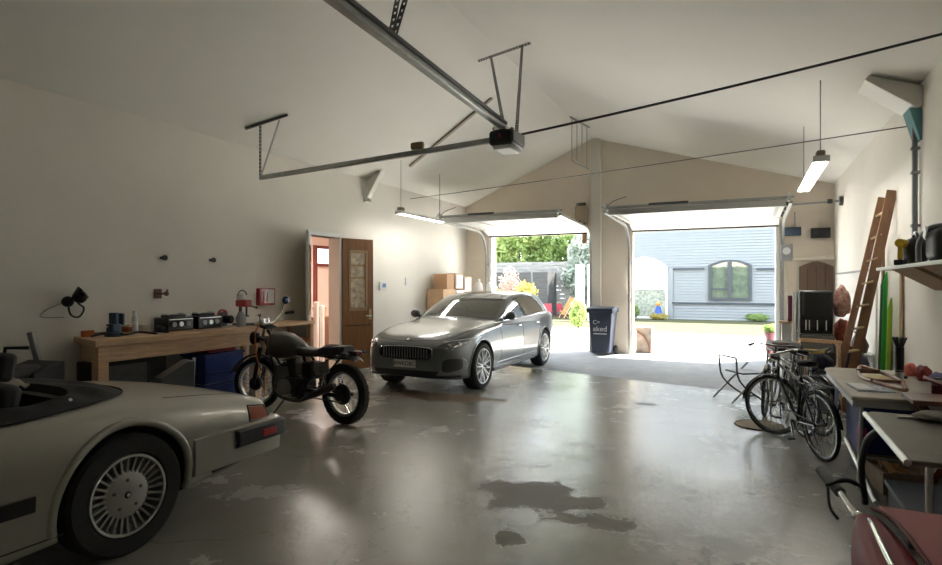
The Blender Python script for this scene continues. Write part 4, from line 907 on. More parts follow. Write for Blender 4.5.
tag(MB().lathe([(0, 0), (.06, 0), (.07, .12), (.05, .16), (.035, .2), (0, .2)], n=20).build('oil_jug', greyp, smooth=40), 'grey oil jug beside the drill press', 'jug').location = (-6.25, 5.88, BZ)
gsm = empty('bench_grinder', (-6.45, 5.92, BZ)); bpy.data.objects.remove(gsm)
# below the bench
bb = empty('black_panel_box', (-6.32, 4.22, 0), 0, 'black box panel standing under the left end of the workbench', 'box'); MB().box((-.2, -.35, 0), (.1, .3, .78)).build('case', black, bb, bevel=.015); MB().box((.1, -.3, .05), (.108, .25, .72)).build('front_cloth', dsteel, bb)
vp = empty('wall_vent', (XL, 4.93, .62), label='pale framed hatch on the wall beneath the workbench', cat='hatch'); MB().box((0, -.18, -.3), (.015, .18, .2)).build('frame', M('grey_hatch', (.30, .30, .28), .6), vp, bevel=.004); MB().box((.015, -.09, -.24), (.022, .09, .1)).build('panel', greyp, vp)
def crate(z, label, c, l2=None):
    t = empty('plastic_crate', (-6.28, 5.45, z), .05, label, 'crate', 'blue stacking crates'); h = .36; m = MB()
    for a, b in (((-.2, -.32, 0), (.2, .32, .02)), ((-.2, -.32, 0), (-.18, .32, h)), ((.18, -.32, 0), (.2, .32, h*.9)), ((-.2, -.32, 0), (.2, -.3, h)), ((-.2, .3, 0), (.2, .32, h))): m.box(a, b)
    m.build('tub', c, t, bevel=.006); 
    for zz in (.1, .33): MB().box((-.215, -.335, zz), (.215, .335, zz+.03)).build('rim', c, t, bevel=.006)
    return t
crate(0.0, 'lower of the two blue plastic crates under the workbench', bluep); crate(.37, 'upper of the two blue plastic crates under the workbench', bluep)
tag(MB().box((-.2, -.03, 0), (.02, .0, .3)).build('grey_label', greyp), 'x')
bpy.data.objects.remove(bpy.data.objects['grey_label'])
rb = empty('red_tool_box', (-6.28, 5.45, .74), .1, 'flat red tool box lying on the upper blue crate', 'tool box'); MB().box((-.15, -.24, 0), (.15, .24, .07)).build('box', redp, rb, bevel=.01); MB().tube([(.0, -.07, .07), (0, -.06, .1), (0, .06, .1), (0, .07, .07)], .008, 6).build('handle', black, rb)
wd2 = empty('steel_wedge', (-5.55, 4.35, 0), -.3, 'grey steel wheel chock ramp behind the convertible boot', 'ramp')
MB().prism([(-.22, .0), (.12, .0), (.14, .78), (.08, .78), (-.2, .62)], -.1, .1, 'YZ').build('ramp', M('blue_grey_steel', (.10, .115, .13), .4, .6), wd2, bevel=.006); MB().bar((.0, .13, 0), (.0, .17, .8), .03, .03).build('edge_strip', alu, wd2)
# black swivel chair and leaning pole left of the bench
oc = empty('swivel_chair', (-6.15, 2.95, 0), .6, 'black swivel chair at the left edge against the wall', 'chair')
MB().cbox((0, 0, .80), (.5, .5, .1)).build('seat', black, oc, bevel=.03, seg=3); MB().cbox((-.22, 0, 1.1), (.08, .46, .42)).build('backrest', black, oc, bevel=.03, seg=3); MB().cyl((0, 0, .12), (0, 0, .75), .03, 12).build('column', chrome, oc)
for k in range(5):
    a = 2*PI*k/5; lg_ = MB().bar((0, 0, .1), (math.cos(a)*.28, math.sin(a)*.28, .07), .04, .03).build('leg', black, oc); MB().ball((math.cos(a)*.28, math.sin(a)*.28, .03), .03, 6).build('castor', black, lg_)
for s_ in (-1, 1): MB().tube([(-.1, s_*.26, .8), (-.08, s_*.28, 1.0), (.12, s_*.28, 1.0)], .018, 8).build('armrest', black, oc, smooth=50)
tag(MB().bar((-6.35, 3.62, 0), (-6.6, 3.47, 1.12), .05, .05).build('leaning_pole', greyp), 'grey square pole leaning on the wall left of the workbench', 'pole')
tb = empty('tilted_black_box', (-6.2, 3.32, 0), .2, 'black box with an angled top beside the leaning pole', 'box'); MB().prism([(-.2, 0), (.12, 0), (.12, .86), (-.2, .78)], -.25, .2, 'YZ').build('case', black, tb, bevel=.01)
# ---------------- boxes in the far left corner ----------------
ca = empty('white_cabinet', (-6.42, 12.6, 0), 0, 'white storage cabinet in the far left corner behind the grey car', 'cabinet'); MB().box((-.3, -.9, .05), (.25, 1.1, .98)).build('body', wpaint, ca, bevel=.006); MB().box((.25, -.88, .08), (.27, .08, .95)).build('door', wpaint, ca, bevel=.004); MB().box((.25, .12, .08), (.27, 1.08, .95)).build('door', wpaint, ca, bevel=.004); MB().box((-.28, -.88, 0), (.22, 1.08, .05)).build('plinth', dsteel, ca)
def cardbox(x, y, z, dx, dy, dz, lb, m_=card, rz=0):
    t = empty('cardboard_box', (x, y, z), rz, lb, 'box'); MB().box((-dx/2, -dy/2, 0), (dx/2, dy/2, dz)).build('carton', m_, t, bevel=.004); MB().box((-dx/2-.001, -.02, dz-.002), (dx/2+.001, .02, dz+.002)).build('tape', M('tape', (.45, .33, .2), .3), t); return t
cardbox(-6.45, 12.05, .98, .42, .62, .52, 'large brown cardboard box on the corner cabinet'); cardbox(-6.45, 12.15, 1.5, .36, .34, .36, 'small brown cardboard box on top of the large one', M('card2', (.42, .26, .15), .85))
def openbox(x, y, z, lb):
    t = empty('framed_box', (x, y, z), 0, lb, 'box'); MB().box((-.13, -.2, 0), (.13, .2, .38)).build('box', M('tan_edge', (.5, .38, .27), .7), t, bevel=.004); MB().box((.13, -.16, .04), (.137, .16, .34)).build('white_face', whitep, t)
openbox(-6.4, 12.62, 1.5, 'white-faced framed box right of the stacked cardboard boxes'); cardbox(-6.45, 12.66, .98, .42, .5, .5, 'white carton under the white-faced framed box', whitep)
openbox(-6.4, 13.1, 1.42, 'second framed box nearest the corner, open front'); cardbox(-6.45, 13.2, .98, .42, .5, .43, 'pale carton under the second framed box', M('pale_carton', (.6, .56, .5), .7))
def jug(x, y, lb):
    t = empty('white_canister', (x, y, 0), 0, lb, 'canister', 'white canisters'); MB().lathe([(0, 0), (.11, 0), (.12, .05), (.12, 1.5), (.10, 1.62), (.05, 1.68), (0, 1.68)], n=24).build('body', whitep, t, smooth=35); MB().cyl((0, 0, 1.68), (0, 0, 1.76), .045, 14).build('cap', wpaint, t)
jug(-5.95, 13.78, 'tall white canister in the corner nearest the framed boxes'); jug(-6.3, 13.80, 'tall white canister in the corner against the left wall')
# ---------------- wheelie bin ----------------
bn = empty('wheelie_bin', (-3.02, 13.52, 0), -.02, 'dark navy wheelie bin with white lettering between the two doors', 'bin')
navy = M('navy_bin', (.035, .045, .075), .5)
m = MB(); m.add([V(-.2, -.22, .05), V(.2, -.22, .05), V(.2, .2, .05), V(-.2, .2, .05), V(-.27, -.27, .98), V(.27, -.27, .98), V(.27, .28, .98), V(-.27, .28, .98)], [(3, 2, 1, 0), (0, 1, 5, 4), (1, 2, 6, 5), (2, 3, 7, 6), (3, 0, 4, 7), (4, 5, 6, 7)]); m.build('body', navy, bn, bevel=.025, seg=3)
MB().box((-.30, -.31, .97), (.30, .30, 1.01)).build('rim', navy, bn, bevel=.012); m = MB().prism([(-.34, 1.01), (-.33, 1.07), (-.1, 1.10), (.2, 1.10), (.3, 1.03), (.3, 1.01)], -.3, .3, 'YZ').build('lid', navy, bn, bevel=.012)
MB().cyl((-.22, .33, 1.0), (.22, .33, 1.0), .018, 10).build('handle', navy, bn)
for s_ in (-1, 1): MB().cyl((s_*.22, .2, .1), (s_*.28, .2, .1), .1, 20).build('wheel', rubber, bn, bevel=.01)
wm = M('white_print', (.75, .76, .78), .6)
text('lettering', 'aked', .17, wm, bn, (0, -.262, .60), (PI/2-.06, 0, 0)); text('lettering', 'C=', .13, wm, bn, (-.08, -.272, .75), (PI/2-.06, 0, 0)); MB().box((-.15, -.262, .48), (.15, -.252, .50)).build('underline', wm, bn)
# ---------------- motorcycle ----------------
def make_moto():
    t = empty('motorcycle', (-4.93, 5.55, 0), math.atan2(.20, -1.55), 'black off-road style motorcycle on its side stand beside the workbench', 'motorcycle')
    bk_ = M('matt_black_metal', (.02, .02, .02), .5, .4); tank_m = M('charcoal_tank', (.035, .035, .033), .3, .2, coat=.6); sil = M('cast_alloy', (.30, .30, .28), .45, .7)
    def wheel(x, R, w_, steer, nsp=36, drum=.1):
        g = empty('wheel', (x, 0, R), steer); g.parent = t
        m = MB(); prof = [(R-w_*.95, -w_*.42), (R-w_*.45, -w_*.52), (R-w_*.1, -w_*.35), (R, 0), (R-w_*.1, w_*.35), (R-w_*.45, w_*.52), (R-w_*.95, w_*.42), (R-w_*.95, -w_*.42)]
        m.lathe(prof, axis='Y', n=60)
        for k in range(60):
            a = 2*PI*k/60; c_, s_ = math.cos(a), math.sin(a)
            for yy in (-.3, .3): m.bar((c_*(R-.022), yy*w_*(1 if k % 2 else .5), s_*(R-.022)), (c_*(R-.007), yy*w_*(1 if k % 2 else .5), s_*(R-.007)), w_*.3, .012, up=(0, 1, 0))
        m.build('tyre', rubber, g, smooth=35)
        ri = R-w_*.92; MB().lathe([(ri-.035, -.022), (ri, -.028), (ri, .028), (ri-.035, .022), (ri-.035, -.022)], axis='Y', n=60).build('rim', alu, g, smooth=30)
        m = MB()
        for k in range(nsp):
            a = 2*PI*k/nsp; b = a+(.45 if k % 2 else -.45); y0 = .04 if k % 4 < 2 else -.04
            m.tube([(math.cos(b)*.05, y0, math.sin(b)*.05), (math.cos(a)*(ri-.02), 0, math.sin(a)*(ri-.02))], .0028, 4)
        m.build('spokes', chrome, g)
        MB().lathe([(0, -.06), (.03, -.06), (.05, -.045), (.05, .045), (.03, .06), (0, .06)], axis='Y', n=20).build('hub', sil, g, smooth=35)
        if drum: MB().lathe([(0, .03), (drum, .03), (drum*1.02, .05), (drum*.9, .075), (.03, .08), (0, .08)], axis='Y', n=30).build('brake_drum', bk_, g, smooth=35)
        return g
    wheel(-.80, .37, .105, 0, drum=.125); wheel(.83, .355, .075, .32, drum=.09)
    st = .32; F0 = V(.83, 0, .355); ax = V(-.26, 0, .92).normalized()
    rt = Matrix.Rotation(st, 3, 'Z')
    for s_ in (-1, 1):
        off = rt @ V(0, s_*.095, 0); MB().cyl(F0+off, F0+off+ax*.40, .027, 12).build('fork_slider', bk_, t, smooth=40); MB().cyl(F0+off+ax*.40, F0+off+ax*.80, .02, 12).build('fork_tube', chrome, t, smooth=40)
        MB().cyl(F0+off+ax*.36, F0+off+ax*.52, .03, 12).build('fork_gaiter', rubber, t, smooth=40)
    top_ = F0+ax*.80
    for z in (.0, -.16): MB().cbox(top_+ax*z, (.10, .26, .03), rz=st, ry=-.28).build('fork_yoke', bk_, t, bevel=.01)
    fd = MB(); P = [V(.83+.40*math.cos(math.radians(a)), 0, .36+.40*math.sin(math.radians(a))) for a in range(20, 150, 8)]
    for p in P:
        q = rt @ V(p.x-.83, 0, 0)
        for yy in (-.055, -.03, 0, .03, .055): e = rt @ V(0, yy, 0); fd.v.append(V(.83+q.x+e.x, q.y+e.y, p.z-abs(yy)*.35))
    for i in range(len(P)-1):
        for j in range(4): a = i*5+j; fd.f.append((a, a+1, a+6, a+5))
    fd.build('front_mudguard', bk_, t, smooth=60, solid=.005)
    # handlebar, lamp, mirror
    H = top_+V(0, 0, .04)
    hb_ = [rt @ V(-.14, .40, .14), rt @ V(-.04, .26, .13), rt @ V(0, .12, .02), rt @ V(0, -.12, .02), rt @ V(-.04, -.26, .13), rt @ V(-.14, -.40, .14)]
    ho = MB().tube([H+p for p in spline(hb_, 30)], .012, 8).build('handlebar', chrome, t, smooth=60)
    for a, b in ((0, 1), (5, 4)): p, q = H+hb_[a], H+hb_[b]; MB().cyl(p, p.lerp(q, .75), .02, 12).build('grip', rubber, ho, smooth=40); MB().tube([p.lerp(q, .9)+V(.03, 0, 0), p.lerp(q, .5)+V(.07, 0, -.01), p+V(.06, 0, -.01)], .006, 6).build('lever', alu, ho)
    MB().tube([H+hb_[4], H+hb_[4]+V(.0, -.02, .10), H+hb_[4]+V(-.04, -.03, .15)], .007, 6).build('mirror_stalk', chrome, t, smooth=60)
    MB().ball(H+hb_[4]+V(-.05, -.03, .18), .055, 10, (.45, 1.1, 1)).build('mirror', M('blue_black_mirror', (.02, .04, .14), .2, coat=1), t, smooth=60)
    hl = F0+ax*.62+rt @ V(.16, 0, .02)
    MB().lathe([(0, -.09), (.06, -.07), (.085, 0), (.09, .03), (.08, .035)], axis='X', n=24, m=Matrix.Translation(hl) @ Matrix.Rotation(st, 4, 'Z')).build('headlamp_shell', gblack, t, smooth=40)
    MB().lathe([(0, .05), (.05, .045), (.08, .032), (0, .03)], axis='X', n=24, m=Matrix.Translation(hl) @ Matrix.Rotation(st, 4, 'Z')).build('headlamp_glass', M('lamp_glass', (.6, .62, .6), .08, coat=1), t, smooth=40)
    MB().cyl(H+rt @ V(.05, .05, .0), H+rt @ V(.06, .05, .07), .04, 16).cyl(H+rt @ V(.05, -.05, 0), H+rt @ V(.06, -.05, .07), .04, 16).build('gauges', chrome, t, smooth=40)
    MB().tube(spline([H+V(.05, .03, .02), H+V(.13, .1, -.1), H+V(.05, .14, -.45), V(.62, .1, .55)], 16), .009, 6).build('orange_cable', M('orange_cable', (.5, .12, .03), .5), t, smooth=60)
    # frame, engine
    fr = MB(); fr.tube([top_+ax*-.05, (.40, 0, .86), (-.1, 0, .82), (-.55, 0, .80), (-.9, 0, .80)], .022, 8)
    for s_ in (-1, 1):
        fr.tube(spline([top_+ax*-.2, V(.42, s_*.06, .6), V(.34, s_*.12, .30), V(.0, s_*.13, .24), V(-.22, s_*.13, .32), V(-.25, s_*.10, .60), V(-.12, s_*.05, .82)], 24), .018, 8); fr.tube([(-.22, s_*.12, .42), (-.62, s_*.11, .78)], .014, 8)
    fr.build('frame', bk_, t, smooth=50)
    for s_ in (-1, 1): MB().bar((-.22, s_*.11, .38), (-.84, s_*.1, .355), .03, .05).build('swingarm', bk_, t, bevel=.008)
    e = MB().box((-.2, -.13, .26), (.24, .13, .5)).build('crankcase', bk_, t, bevel=.05, seg=4)
    MB().cyl((.12, .12, .38), (.12, .18, .38), .11, 28).build('clutch_cover', sil, t, bevel=.012); MB().cyl((-.10, .12, .37), (-.10, .16, .37), .08, 24).build('sprocket_cover', bk_, t, bevel=.01)
    m = MB(); ca_ = V(.10, 0, .48); cu_ = V(.22, 0, .95).normalized()
    m.cyl(ca_, ca_+cu_*.26, .06, 16)
    for k in range(9): p = ca_+cu_*(.03+k*.027); m.cyl(p, p+cu_*.009, .115, 24)
    m.build('cylinder_fins', bk_, t, smooth=30); MB().cyl(ca_+cu_*.27, ca_+cu_*.34, .08, 18).build('cylinder_head', sil, t, bevel=.015)
    MB().cbox((-.08, 0, .62), (.14, .16, .16)).build('carburettor_box', sil, t, bevel=.02); MB().cbox((-.26, .02, .62), (.2, .22, .22)).build('side_cover', bk_, t, bevel=.04, seg=3)
    MB().tube(spline([V(.16, .0, .66), V(.34, .06, .62), V(.34, .14, .42), V(.18, .17, .27), V(-.15, .17, .24), V(-.35, .17, .30)], 30), .02, 10).build('exhaust_pipe', M('dark_exhaust', (.06, .055, .05), .35, .8), t, smooth=60)
    MB().tube([(-.35, .17, .30), (-.42, .17, .34), (-.72, .17, .46), (-.80, .17, .49)], [.022, .042, .048, .03], 16).build('silencer', M('dark_exhaust', (.06, .055, .05)), t, smooth=60)
    MB().tube(spline([V(.30, -.1, .35), V(.34, .0, .5), V(.30, .1, .62)], 10), .014, 8).build('radiator_hose', sil, t)
    MB().cbox((.34, 0, .52), (.05, .24, .26), ry=-.25).build('radiator', dsteel, t, bevel=.006)
    for s_ in (-1, 1):
        a, b = V(-.62, s_*.13, .40), V(-.52, s_*.13, .76); MB().cyl(a, b, .014, 10).build('shock_rod', chrome, t)
        m = MB(); m.tube([a.lerp(b, .15+.7*k/90)+V(math.cos(k*.7)*.03, math.sin(k*.7)*.03, 0) for k in range(91)], .005, 5); m.build('shock_spring', bk_, t)
        MB().bar((.0, s_*.14, .30), (.02, s_*.26, .30), .03, .02).build('footpeg', sil, t)
    ch = MB(); ch.bar((-.10, .115, .43), (-.84, .115, .42), .012, .018); ch.bar((-.10, .115, .30), (-.84, .115, .29), .012, .018); ch.build('chain', dsteel, t)
    # tank
    S = []
    for x, w_, zb, zt in ((.56, .04, .92, .96), (.52, .10, .84, 1.0), (.42, .15, .76, 1.055), (.25, .165, .74, 1.06), (.08, .14, .76, 1.01), (-.06, .10, .80, .94), (-.14, .05, .83, .89)):
        S.append((x, [(0, zb+.03), (w_*.6, zb+.01), (w_*.95, zb+.02), (w_, zb+(zt-zb)*.45), (w_*.85, zb+(zt-zb)*.8), (w_*.45, zt), (0, zt+.01)]))
    loft(S, 30, 18).build('fuel_tank', tank_m, t, smooth=60); MB().cyl((.33, 0, 1.06), (.33, 0, 1.085), .035, 16).build('fuel_cap', chrome, t, bevel=.004)
    # seat
    S = []
    for x, w_, zb, zt in ((.02, .07, .82, .90), (-.05, .11, .80, .90), (-.2, .13, .79, .885), (-.4, .135, .80, .885), (-.48, .135, .81, .91), (-.52, .135, .82, .925), (-.65, .13, .83, .935), (-.80, .12, .85, .945), (-.87, .09, .86, .94)):
        S.append((x, [(0, zb), (w_*.8, zb), (w_, zb+.03), (w_, zt-.03), (w_*.8, zt), (w_*.3, zt+.008), (0, zt+.01)]))
    so = loft(S, 50, 16).build('seat', M('black_vinyl', (.02, .02, .02), .55, bump=.3, bscale=60), t, smooth=50)
    m = MB()
    for k in range(6): x = -.55-.055*k; m.tube([(x, -.125, .84), (x, -.132, .92), (x, -.09, .94), (x, 0, .95), (x, .09, .94), (x, .132, .92), (x, .125, .84)], .006, 6)
    m.build('seat_ribs', black, so, smooth=50)
    # tail
    fd = MB(); P = [V(-.52, 0, .78), V(-.7, 0, .83), V(-.85, 0, .86), V(-.98, 0, .84), V(-1.03, 0, .80)]
    for p in spline(P, 14):
        for yy in (-.08, -.05, 0, .05, .08): fd.v.append(V(p.x, yy, p.z-abs(yy)*.4))
    for i in range(14):
        for j in range(4): a = i*5+j; fd.f.append((a, a+1, a+6, a+5))
    fd.build('rear_mudguard', M('grey_mudguard', (.16, .16, .15), .4), t, smooth=60, solid=.006)
    MB().cbox((-.97, 0, .87), (.12, .12, .06)).build('tail_lamp_housing', black, t, bevel=.015); MB().cbox((-1.03, 0, .87), (.03, .10, .05)).build('tail_lamp', M('dark_red_lens', (.12, .01, .01), .3), t, bevel=.01)
    for s_ in (-1, 1): MB().cyl((-.95, 0, .86), (-.95, s_*.16, .87), .008, 6).ball((-.95, s_*.17, .87), .032, 8, (1.2, .8, .8)).build('indicator', M('dark_indicator', (.05, .06, .1), .2, coat=1), t, smooth=60)
    MB().cbox((-.55, .135, .68), (.24, .02, .15), ry=.15).build('side_panel', M('grey_side_panel', (.2, .2, .18), .5), t, bevel=.03)
    MB().tube([(.1, .13, .26), (.17, .28, .06), (.19, .32, .01)], .012, 8).build('side_stand', bk_, t)
    t.scale = (.95, .95, .95)
    return t
make_moto()
# ---------------- right side ----------------
mt = empty('round_mat', (.12, 7.42, 0), 0, 'round woven brown mat lying on the floor left of the bicycles', 'mat')
MB().lathe([(0, 0), (.25, 0), (.255, .006), (.25, .012), (0, .012)], n=48).build('mat', M('woven_mat', (.27, .22, .16), .9, var=.3, scale=60, bump=.6), mt); MB().tube([(math.cos(2*PI*k/48)*.252, math.sin(2*PI*k/48)*.252, .008) for k in range(48)], .007, 6, closed=True).build('edge_binding', M('dark_binding', (.10, .08, .06), .9), mt)
bch = M('bicycle_chrome', (.28, .28, .27), .25, 1)
bframe = M('bicycle_black', (.02, .02, .022), .25, .3, coat=.5); bgrey = M('bicycle_grey', (.16, .155, .14), .35, .5)
def bicycle(loc, rz, lean, steer, col, label, rack=True):
    t = empty('bicycle', loc, 0, label, 'bicycle', 'bicycles by the folding table'); t.rotation_euler = (lean, 0, rz); R = .315; wb = .94
    def bw(x, st, nm='wheel'):
        g = empty(nm, (x, 0, R), st); g.parent = t
        MB().lathe([(R-.03, -.010), (R-.015, -.018), (R-.003, -.010), (R, 0), (R-.003, .010), (R-.015, .018), (R-.03, .010), (R-.03, -.010)], axis='Y', n=56).build('tyre', rubber, g, smooth=40)
        MB().lathe([(R-.05, -.008), (R-.028, -.012), (R-.028, .012), (R-.05, .008), (R-.05, -.008)], axis='Y', n=56).build('rim', bch, g, smooth=40)
        m = MB()
        for k in range(28):
            a = 2*PI*k/28; b = a+(.5 if k % 2 else -.5); m.tube([(math.cos(b)*.02, .025*(1 if k % 4 < 2 else -1), math.sin(b)*.02), (math.cos(a)*(R-.045), 0, math.sin(a)*(R-.045))], .0018, 4)
        m.build('spokes', bch, g); MB().cyl((0, -.04, 0), (0, .04, 0), .018, 12).build('hub', bch, g)
        P = [V((R+.02)*math.cos(math.radians(a)), 0, (R+.02)*math.sin(math.radians(a))) for a in (range(5, 130, 8) if x > 0 else range(20, 175, 8))]; m = MB()
        for p in P:
            for yy in (-.022, 0, .022): m.v.append(V(p.x, yy, p.z-abs(yy)*.4))
        for i in range(len(P)-1):
            for j in range(2): a = i*3+j; m.f.append((a, a+1, a+4, a+3))
        m.build('mudguard', col, g, smooth=60, solid=.003)
        return g
    bw(-wb/2, 0); fw = bw(wb/2, steer)
    fr = MB(); bbk = V(-.06, 0, .27); st_ = V(-.18, 0, .72); hd0 = V(.30, 0, .66); hd1 = V(.28, 0, .78)
    for a, b in ((bbk, st_), (bbk, hd0), (st_-V(0, 0, .05), hd1), (hd0, hd1)): fr.cyl(a, b, .016, 10)
    for s_ in (-1, 1): fr.cyl(bbk+V(0, s_*.03, 0), V(-wb/2, s_*.05, R), .009, 8); fr.cyl(st_+V(0, s_*.01, -.06), V(-wb/2, s_*.05, R), .008, 8)
    fr.build('frame', col, t, smooth=50)
    rt = Matrix.Rotation(steer, 3, 'Z'); ax0 = V(wb/2, 0, R)
    fk = MB()
    for s_ in (-1, 1): fk.tube(spline([ax0+rt @ V(0, s_*.05, 0), ax0+rt @ V(-.06, s_*.05, .14), hd0+rt @ V(0, s_*.03, -.03)], 8), .010, 8)
    fk.build('fork', bch, t, smooth=50)
    hs = MB(); hs.cyl(hd1, hd1+V(-.02, 0, .10), .012, 8); hs.tube([hd1+V(-.02, 0, .10)+rt @ p for p in spline([V(-.16, .27, .0), V(-.02, .2, .02), V(.05, 0, 0), V(-.02, -.2, .02), V(-.16, -.27, 0)], 20)], .011, 8)
    ho = hs.build('handlebar', bch, t, smooth=50)
    for s_ in (-1, 1):
        p, q = hd1+V(-.02, 0, .1)+rt @ V(-.16, s_*.27, 0), hd1+V(-.02, 0, .1)+rt @ V(-.07, s_*.24, .01); MB().cyl(p, q, .017, 10).build('grip', rubber, ho); MB().tube([q+V(.03, 0, -.02), p+V(.03, 0, -.04)], .005, 6).build('brake_lever', alu, ho)
    MB().cyl(st_, st_+V(-.02, 0, .13), .012, 10).build('seat_post', bch, t)
    S = [(.12, [(0, 0), (.015, .0), (.018, .02), (0, .03)]), (.02, [(0, -.01), (.03, 0), (.035, .03), (0, .04)]), (-.10, [(0, -.015), (.08, 0), (.085, .03), (0, .045)]), (-.16, [(0, -.01), (.05, 0), (.055, .03), (0, .04)])]
    sd_ = loft(S, 12, 8).build('saddle', rubber, t, smooth=60); sd_.location = st_+V(-.03, 0, .13)
    MB().lathe([(0, -.004), (.085, -.004), (.09, 0), (.085, .004), (0, .004)], (bbk.x, .05, bbk.z), 'Y', 28).build('chainring', bch, t); MB().cyl(bbk-V(0, .07, 0), bbk+V(0, .07, 0), .014, 10).build('axle', bch, t)
    for s_ in (-1, 1): e = bbk+V(-s_*.05, s_*.075, -s_*.15); MB().bar(bbk+V(0, s_*.07, 0), e, .012, .022).build('crank', bch, t); MB().cbox(e+V(0, s_*.04, 0), (.09, .07, .02)).build('pedal', black, t)
    ch = MB(); ch.bar(bbk+V(0, .05, .085), V(-wb/2, .05, R+.03), .006, .008); ch.bar(bbk+V(0, .05, -.085), V(-wb/2, .05, R-.03), .006, .008); ch.build('chain', dsteel, t)
    if rack:
        m = MB()
        for yy in (-.06, 0, .06): m.tube([(-.62, yy, .68), (-.25, yy, .68)], .006, 6)
        m.tube([(-.62, -.06, .68), (-.62, .06, .68)], .006, 6)
        for s_ in (-1, 1): m.tube([(-.55, s_*.06, .68), (-wb/2, s_*.055, R)], .005, 6)
        m.build('luggage_rack', bframe, t)
    MB().cyl((-.15, -.06, .27), (-.02, -.2, .01), .009, 8).build('kickstand', bch, t); MB().lathe([(0, 0), (.02, 0), (.035, .05), (0, .06)], n=16, m=Matrix.Translation(hd0+V(.02, 0, .04)) @ Matrix.Rotation(PI/2, 4, 'Y')).build('lamp', bch, t, smooth=40)
    return t
bicycle((.44, 6.62, 0), math.atan2(.88, -.36), -.06, .62, bframe, 'black bicycle nearest the camera beside the folding table', True)
bicycle((.36, 7.52, 0), math.atan2(.90, -.35), .05, -.5, bgrey, 'grey bicycle standing behind the black bicycle', False)
bicycle((.60, 7.66, 0), math.atan2(-.95, .2), .02, .25, bframe, 'dark bicycle deepest in the row, closest to the wire trolley', True)
lc = empty('folding_chair', (-.02, 8.95, 0), .6, 'folding tubular garden chair leaning open on the floor left of the bicycles', 'chair')
for s_ in (-1, 1):
    MB().tube(spline([V(-.35, s_*.22, .02), V(-.1, s_*.22, .25), V(.18, s_*.22, .5)], 10), .013, 8).build('front_leg', greyp, lc, smooth=50); MB().tube(spline([V(-.28, s_*.2, .62), V(-.22, s_*.2, .3), V(.1, s_*.2, .05), V(.3, s_*.2, .02)], 12), .013, 8).build('rear_leg', dsteel, lc, smooth=50)
MB().cbox((.0, 0, .40), (.36, .40, .02)).build('seat', dsteel, lc); MB().tube([(-.28, -.2, .62), (-.28, .2, .62)], .013, 8).build('top_bar', dsteel, lc)
bs = empty('bar_stool', (.40, 8.35, 0), .2, 'tubular stool with a dark brown padded top behind the bicycles', 'stool')
MB().cbox((0, 0, .86), (.32, .34, .06)).build('cushion', M('brown_vinyl', (.07, .05, .045), .5), bs, bevel=.02, seg=3); MB().cbox((0, 0, .79), (.32, .34, .02)).build('frame', greyp, bs)
for sx in (-1, 1):
    for sy in (-1, 1): MB().cyl((sx*.18, sy*.18, 0), (sx*.13, sy*.14, .8), .012, 8).build('leg', greyp, bs)
# folding table and what lies on it
t1 = empty('folding_table', (1.12, 6.18, 0), 0, 'pale grey trestle table with rounded corners beside the bicycles', 'table'); tabm = M('table_laminate', (.44, .41, .34), .45, var=.12, scale=4)
MB().prism([(-.40, -.88), (.44, -.88), (.44, .88), (-.34, .88), (-.40, .82)], .715, .75, 'XY').build('tabletop', tabm, t1, bevel=.01); MB().bar((-.37, -.84, .69), (-.37, .82, .69), .03, .05).build('side_rail', alu, t1); MB().bar((-.37, -.84, .69), (.42, -.84, .69), .03, .05).build('end_rail', alu, t1)
for y in (-.72, .7):
    for x in (-.33, .38): MB().cyl((x, y, 0), (x*.92, y*.97, .70), .016, 10).build('leg', alu, t1)
    MB().cyl((-.32, y, .25), (.37, y, .25), .01, 8).build('cross_bar', alu, t1)
pp = empty('newspaper', (.90, 5.72, .75), .1, 'blue and white printed newspaper lying on the pale table', 'newspaper'); MB().box((-.12, -.17, 0), (.14, .17, .012)).build('pages', M('newsprint', (.80, .82, .84), .7, col2=(.25, .32, .48), scale=30), pp); MB().box((-.12, -.17, .012), (-.0, .17, .018)).build('fold', M('newsprint_light', (.85, .86, .86), .7), pp)
sn = empty('snowshoe', (1.04, 6.08, .765), .12, 'bent-wood snowshoe with a tan centre lying on the pale table', 'snowshoe')
P = smooth_poly([(.0, .42), (.10, .22), (.12, -.02), (.06, -.26), (.0, -.46), (-.05, -.26), (-.10, -.02), (-.08, .22)], 40)
MB().tube([V(p[0], p[1], .015+.05*max(0, p[1])**2*4) for p in P], .013, 8, closed=True).build('frame', M('varnished_wood', (.28, .10, .04), .3, coat=.5), sn, smooth=60); sn.scale = (1.15, 1.2, 1.3); MB().prism([(p[0]*.75, p[1]*.32+.08) for p in P], .008, .02, 'XY').build('centre', M('tan_weave', (.5, .38, .2), .7), sn); MB().box((-.1, -.13, .01), (.11, -.10, .03)).box((-.08, .26, .02), (.08, .28, .05)).build('cross_bar', dwood, sn)
br = empty('brush_pot', (1.26, 6.52, .75), 0, 'tall black brush holder with a bristly top on the table', 'brush'); MB().cyl((0, 0, 0), (0, 0, .02), .06, 20).build('base', black, br); MB().cyl((0, 0, .02), (0, 0, .28), .036, 16).build('tube', black, br, smooth=40); m = MB()
for k in range(26): a = k*2.4; m.tube([(math.cos(a)*.02, math.sin(a)*.02, .27), (math.cos(a)*.055, math.sin(a)*.055, .37)], .006, 4)
m.build('bristles', dsteel, br)
def lump(name, loc, sc_, mat, label, cat, seed):
    m = MB().ball((0, 0, 0), 1, 14); 
    for v in m.v:
        k = 1+.28*noise.noise(v*1.8+V(seed, 0, 0))+.10*noise.noise(v*5+V(seed, 3, 0)); v.x *= sc_[0]*k; v.y *= sc_[1]*k; v.z = max(-1*sc_[2]*.85, v.z*sc_[2]*k)
    o = m.build(name, mat, smooth=70); o.location = (loc[0], loc[1], loc[2]+sc_[2]*.85); return tag(o, label, cat)
